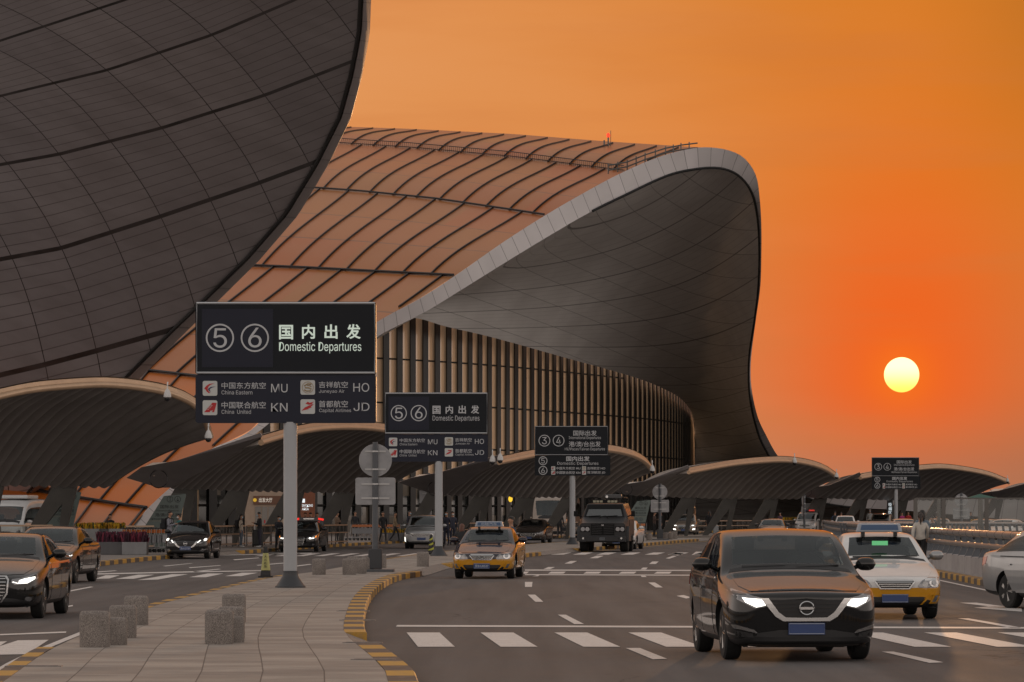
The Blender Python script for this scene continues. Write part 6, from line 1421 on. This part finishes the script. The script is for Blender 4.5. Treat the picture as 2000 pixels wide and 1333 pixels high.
railing('railing behind the black saloon and the two phone readers', 418, 478, 176, 182); railing('railing behind the woman in beige', 482, 528, 184, 189); railing('railing left of the tall sign pole behind the open door', 530, 566, 190, 194)
railing('railing right of the black saloon with raised boot', 632, 678, 190, 197); railing('far railing before the dark glass front', 870, 1000, 226, 238); railing('railing behind the man seen from behind', 1062, 1128, 248, 254); railing('railing behind the beige crossover', 1300, 1385, 292, 300); railing('railing right of the pink bag', 1398, 1500, 302, 312); railing('railing behind the police van', 1500, 1640, 314, 330)
# slanted guide boards leaning on the canopy legs
BRD = mat('board_green', (.115,.145,.135), .5, var=.08); BRG = mat('board_grey', (.17,.17,.17), .5)
def board(lab, x0, y0, sx, d, small=False, m=BRD):       # (x0,y0): photo place of the top right corner, sx: photo px per unit
    s = d/F*sx; b = P(x0, y0, d); t = thing('guide_board', lab, 'sign board', (b.x, b.y, .15), 0, 'slanted guide boards'); H = b.z-.15
    g = MB(); k = H/78/s if s else 1; HB = H/s
    g.prism([(-2.5*s, H-1*s), (-40*s, H-.0), (-1.0*s, H), (0, H-3*s), (-26*s*HB/110, 0), (-110*s*HB/110, 0), (-43*s, H-4*s)], 0, .12); part('panel', g, m, t)
    if small:
        for q, c in (('1', -24), ('2', -14)): ring(t, c*s, H-8*s, 4.2*s, .7*s, -.003, INK, n=20); text(t, q, (c-1.5)*s, (c+1.5)*s, H-10.6*s, H-5.4*s, -.003, INK, name='numeral')
        text(t, '国内出发', -32*s, -14*s, H-18*s, H-13*s, -.003, INK, bold=.01)
    else:
        for q, c in (('3', -31), ('4', -16)): ring(t, c*s, H-10.5*s, 6.2*s, .9*s, -.003, INK, n=24); text(t, q, (c-2.1)*s, (c+2.1)*s, H-14.5*s, H-6.5*s, -.003, INK, name='numeral', bold=.01)
        for w, a, z0, z1 in (('国际出发', -50, 21.5, 28.5), ('International Departures', -58, 31, 35), ('港/澳/台出发', -60, 37.5, 44.5), ('HK/Macao/Taiwan', -69, 47, 51), ('Departures', -34.5, 47, 51)): text(t, w, a*s, (-36.5 if w[:2] == 'HK' else -14)*s, H-z1*s, H-z0*s, -.003, INK, bold=.006)
        g = MB(); g.box((-44*s, -.003, H-53*s), (60*s, .006, .35*s)); part('rule', g, GOLD, t)
        for q, c in (('5', -45), ('6', -31)): ring(t, c*s, H-61*s, 5.4*s, .8*s, -.003, INK, n=24); text(t, q, (c-1.8)*s, (c+1.8)*s, H-64.4*s, H-57.6*s, -.003, INK, name='numeral', bold=.01)
board('large slanted green board with circled 3 and 4 behind the trolleys', 363, 965, 1.0, 170); board('slanted board with circled 3 and 4 right of the armoured truck', 1271, 977, .62, 250); board('grey slanted board with circled 1 and 2 above the police van', 1611, 980, 1.0, 322, True, BRG); board('slanted board seen edge on behind the first canopy leg', 158, 961, .9, 172, False, BRD)
# exit kiosk, smoking totem, information totem
KT = mat('kiosk_tan', (.34,.25,.185), .5, var=.1); b = P(522, 1003, 262); t = thing('entrance_kiosk', 'tan entrance porch with brown lettered band left of the tall sign pole', 'entrance', (b.x, b.y, .15)); s = 262/F
g = MB(); g.box((0, .6, 1.75), (88*s, 1.2, 3.5)); part('porch', g, KT, t, bev=.03)
g = MB(); g.box((6*s, -.06, 2.55), (66*s, .12, .60)); bnd = part('band', g, mat('band_brown', (.13,.055,.028), .5), t)
text(bnd, '出发大厅', -16*s, 10*s, 2.40, 2.72, -.13, mat('band_text', (.6,.55,.5), .5, emis=(.8,.72,.6), es=.45), bold=.008)
for x in (-24, 28): g = MB(); g.lathe([(.13, -.02), (.13, .02)], (x*s, -.13, 2.56), 16, 'Y'); part('pictogram', g, mat('pictogram_yellow', (.5,.3,.02), .5, emis=(1,.6,.05), es=.35), bnd)
for i in range(4): g = MB(); g.box(((-18+13*i)*s, -.02, 1.05), (11*s, .04, 2.1)); part('door', g, mat('door_glass', (.22,.20,.18), .1), t); g = MB(); g.box(((-18+13*i)*s, -.045, 1.05), (.10, .01, .22)); part('sticker', g, RED, t)
b = P(601, 1003, 235); t = thing('smoking_totem', 'rust brown totem with white lit smoking area lettering by the tall pole', 'sign', (b.x, b.y, .15)); g = MB(); g.prism([(-.42, 0), (.40, 0), (.46, 3.05), (-.46, 3.05), (-.46, 1.6), (-.40, 1.3)], 0, .35); part('slab', g, mat('totem_rust', (.20,.062,.025), .5, var=.12), t)
TW = mat('totem_text', (.7,.75,.75), .5, emis=(.85,.95,1), es=.8); g = MB(); g.box((-.26, -.01, 2.42), (.17, .02, .24)); part('pictogram', g, TW, t); text(t, 'SMOKING', -.36, .32, 2.04, 2.20, -.002, TW); text(t, 'AREA', -.36, .06, 1.82, 1.98, -.002, TW)
b = P(1738, 1003, 335); t = thing('information_totem', 'dark upright totem with lit white characters left of the farthest sign pole', 'sign', (b.x, b.y, .15)); g = MB(); g.box((0, 0, 1.5), (.50, .3, 3.0)); part('slab', g, BASEM, t)
for i, c in enumerate('吸烟区'): text(t, c, -.13, .15, 2.25-.36*i, 2.55-.36*i, -.155, TW, name='character')
b = P(1336, 1003, 305); t = thing('lit_character_sign', 'small lit white vertical sign over the beige crossover', 'sign', (b.x, b.y, .15)); g = MB(); g.box((0, .05, 1.9), (.35, .08, 3.8)); part('slab', g, BASEM, t); text(t, '出口', -.1, .1, 2.9, 3.1, 0, TW); 
b = P(948, 1003, 250); t = thing('round_lamp_sign', 'small yellow oval lit sign on the glass front behind the taxi', 'sign', (b.x, b.y, 0)); 
t.location = P(997, 975, 262); g = MB(); g.lathe([(.02, -.03), (.15, -.03), (.15, .03), (.02, .03)], (0, 0, 0), 18, 'Y'); g.v = [(x, y, z*1.45) for x, y, z in g.v]; part('disc', g, mat('yellow_lit', (.6,.35,.02), .4, emis=(1,.62,.04), es=.9), t); g = MB(); g.tube([(0, .02, -.2), (0, .02, -3.0)], .03, 6); part('post', g, RPO, t)
# cones
def cone(lab, x, y, d, yel, txt=False, stripes=False):
    b = P(x, y, d); t = thing('traffic_cone', lab, 'traffic cone', (b.x, b.y, .15), 0); g = MB(); g.box((0, 0, .02), (.36, .36, .04)); part('foot', g, PLB, t)
    H = .78; M_ = Matrix.Identity(4)
    def seg(z0, z1, m, nm):
        w = lambda z: .135-.085*(z/H)**.9
        g = MB(); a, c = w(z0), w(z1); v = [g.vert((sx*r, sy*r, z)) for z, r in ((z0, a), (z1, c)) for sx, sy in ((-1,-1),(1,-1),(1,1),(-1,1))]
        g.face((3,2,1,0)); g.face((4,5,6,7)); [g.face((i, (i+1) % 4, 4+(i+1) % 4, 4+i)) for i in range(4)]; return part(nm, g, m, t, bev=.01)
    if stripes:
        seg(.04, H, PLB, 'body')
        for i in range(3):
            z = .16+.2*i; w = .135-.085*((z+.06)/H)**.9+.008; g = MB(); g.prism([(-w, z-.05), (w, z+.05), (w*.93, z+.13), (-w*.93, z+.03)], -w, -w+.03); part('stripe', g, yel, t)
    else:
        seg(.04, .18, PLB, 'skirt'); seg(.18, .62, yel, 'body'); seg(.62, H, PLB, 'tip')
        if txt:
            for i, c in enumerate('大兴机场'): text(t, c, -.035, .035, .50-.085*i, .57-.085*i, -.112+.004*i*0-.010*i, INK, name='character', bold=.01)
            text(t, 'DAXING', -.04, .04, .59, .605, -.092, INK)
YC = mat('cone_yellow', (.45,.43,.16), .5, var=.15, scale=8); YS = mat('stripe_yellow', (.42,.42,.05), .5)
cone('yellow safety cone with black lettering left of the tall pole base', 519, 1128, 95, YC, True); cone('black cone with yellow slanting stripes beside the second pole base', 842, 1083, 148, YS, False, True)
# barrier on the right: concrete foot, brackets and two tubes
BAR = [(30,10.5),(60,11.2),(87,11.9),(95,12.15),(109,12.6),(135,13.7),(174,15.8),(215,18.2),(260,21.5)]
bp = plan(BAR, 120, 55, 250); t = thing('guard_barrier', 'long guard rail with two steel tubes on a concrete foot along the right kerb', 'barrier', (bp[20][0], bp[20][1], 0))
g = MB(); strip_box(g, bp[::-1], .32, .0, .62); m = mat('barrier_concrete', (.36,.34,.335), .8); n_ = NT(m); u = uvs_(n_); k_ = n_.mix(n_.white(n_.comb(n_.cell(u[0], 2.), 0.)), (.30,.28,.28), (.36,.34,.335)); k_ = n_.mix(n_.line(u[0], 2., .03), k_, (.08,.07,.07)); k_ = n_.mix(n_.m('MULTIPLY', n_.ramp(n_.noise(n_.coord(), 1.5, 6, .7), .5, .75), .5), k_, (.15,.14,.135)); n_.col(k_)
part('concrete_foot', g, m, t, world=True)
TUB = mat('tube_steel', (.40,.37,.36), .3, .75, var=.12, scale=2); BRK = mat('bracket_blue', (.12,.13,.145), .5, .4)
for z, r, off in ((1.24, .095, .10), (.93, .075, .12)): g = MB(); g.tube([(x+off, y, z) for x, y in bp], r, 12); part('tube', g, TUB, t, smooth=60, world=True)
for i in range(95):
    y = 60+2.0*i; x = interp([(b_, a_) for a_, b_ in bp], y); g = MB(); g.prism([(-.02, .6), (.20, .6), (.24, .9), (.20, 1.15), (.08, 1.16), (.12, .9)], -.035, .035, Matrix.Translation((x, y, 0))); g.lathe([(.10, -.03), (.10, .03)], (x+.10, y, 1.24), 12, 'Y'); part('bracket', g, BRK, t, world=True)
b2 = [P(1648, 1003, 182), P(1720, 1003, 178), P(1800, 1003, 174), P(1900, 1003, 170), P(2060, 1003, 165)]; b2 = [(p.x, p.y) for p in b2]
t = thing('guard_barrier', 'farther guard rail with slanting brackets seen through the glass screen', 'barrier', (b2[2][0], b2[2][1], 0)); 
for z in (1.30, .92): g = MB(); g.tube([(x, y, z) for x, y in b2], .09, 8); part('tube', g, TUB, t, world=True)
for i in range(48):
    f = i/12; a = min(3, int(f)); q = Vector(b2[a]).lerp(Vector(b2[a+1]), f-a); g = MB(); g.prism([(-.05, .2), (.05, .2), (-.12, 1.3), (-.22, 1.3)], -.03, .03, Matrix.Translation((q.x, q.y, 0))); part('bracket', g, BRK, t, world=True)
g = MB(); strip_box(g, b2, .25, 0, .55); part('concrete_foot', g, m, t, world=True)
# glass screen
SP = mat('screen_post', (.12,.11,.10), .45, .4); b0 = P(1788, 1003, 128); t = thing('glass_screen', 'glass wind screen with dark posts behind the right barrier', 'glass screen', (b0.x, b0.y, .15)); s = 128/F; H = 2.14
for x, y in ((1788, 0), (1843, 0), (1927, 0), (2020, 0), (1854, 3.4), (1937, 3.4), (1944, 5), (1954, 7)): g = MB(); g.box(((x-1788)*s*(1 if not y else (128+y)/128), y, H/2), (.13 if not y else .10, .10, H)); part('post', g, SP, t)
for x0, x1 in ((1788, 1843), (1843, 1927), (1927, 2020)): g = MB(); g.box(((x0+x1)/2*s-1788*s, 0, H/2+.1), ((x1-x0)*s-.13, .015, H-.2)); part('pane', g, PANE, t)
for z in (H, .15, 1.0): g = MB(); g.box((232*s/2, .0 if z > .2 else .02, z), (232*s, .05, .05)); part('rail', g, SP, t)
b = P(1910, 1003, 275); t = thing('parasol', 'green tent parasol rising over the glass screen at the right', 'parasol', (b.x, b.y, .15)); s = 275/F; g = MB(); ids = [g.vert((x*s, y, (1003-z)*s+1.63)) for x, y, z in ((-24, -1, 974), (40, -1, 974), (40, 1.2, 974), (-24, 1.2, 974))]; a = g.vert((4*s, .1, (1003-965)*s+1.63)); [g.face((ids[i], ids[(i+1) % 4], a)) for i in range(4)]; g.face(ids[::-1]); part('cover', g, mat('tent_green', (.03,.10,.075), .7), t); g = MB(); g.tube([(4*s, .1, 0), (4*s, .1, 2.6)], .03, 6); part('pole', g, RPO, t)

# drain covers let into the island paving
for x, y, w, l in ((690,1194,.55,'small drain cover beside the curved kerb, farthest of the row'),(698,1212,.55,'second small drain cover beside the curved kerb'),(708,1256,.5,'drain cover at the kerb opening'),(729,1289,.5,'drain cover nearest the camera along the curved kerb'),(66,1302,.6,'drain cover at the front left corner of the paving')):
    p = G(x, y, .15); g = MB(); g.box((0, 0, .002), (w, .16, .012)); g.box((0, 0, .010), (w-.08, .05, .006)); o = part('drain_cover', g, mat('drain_steel', (.22,.2,.19), .5, .5, var=.3, scale=9)); o.location = p; tag(o, l, 'drain cover', 'drain covers in the paving')
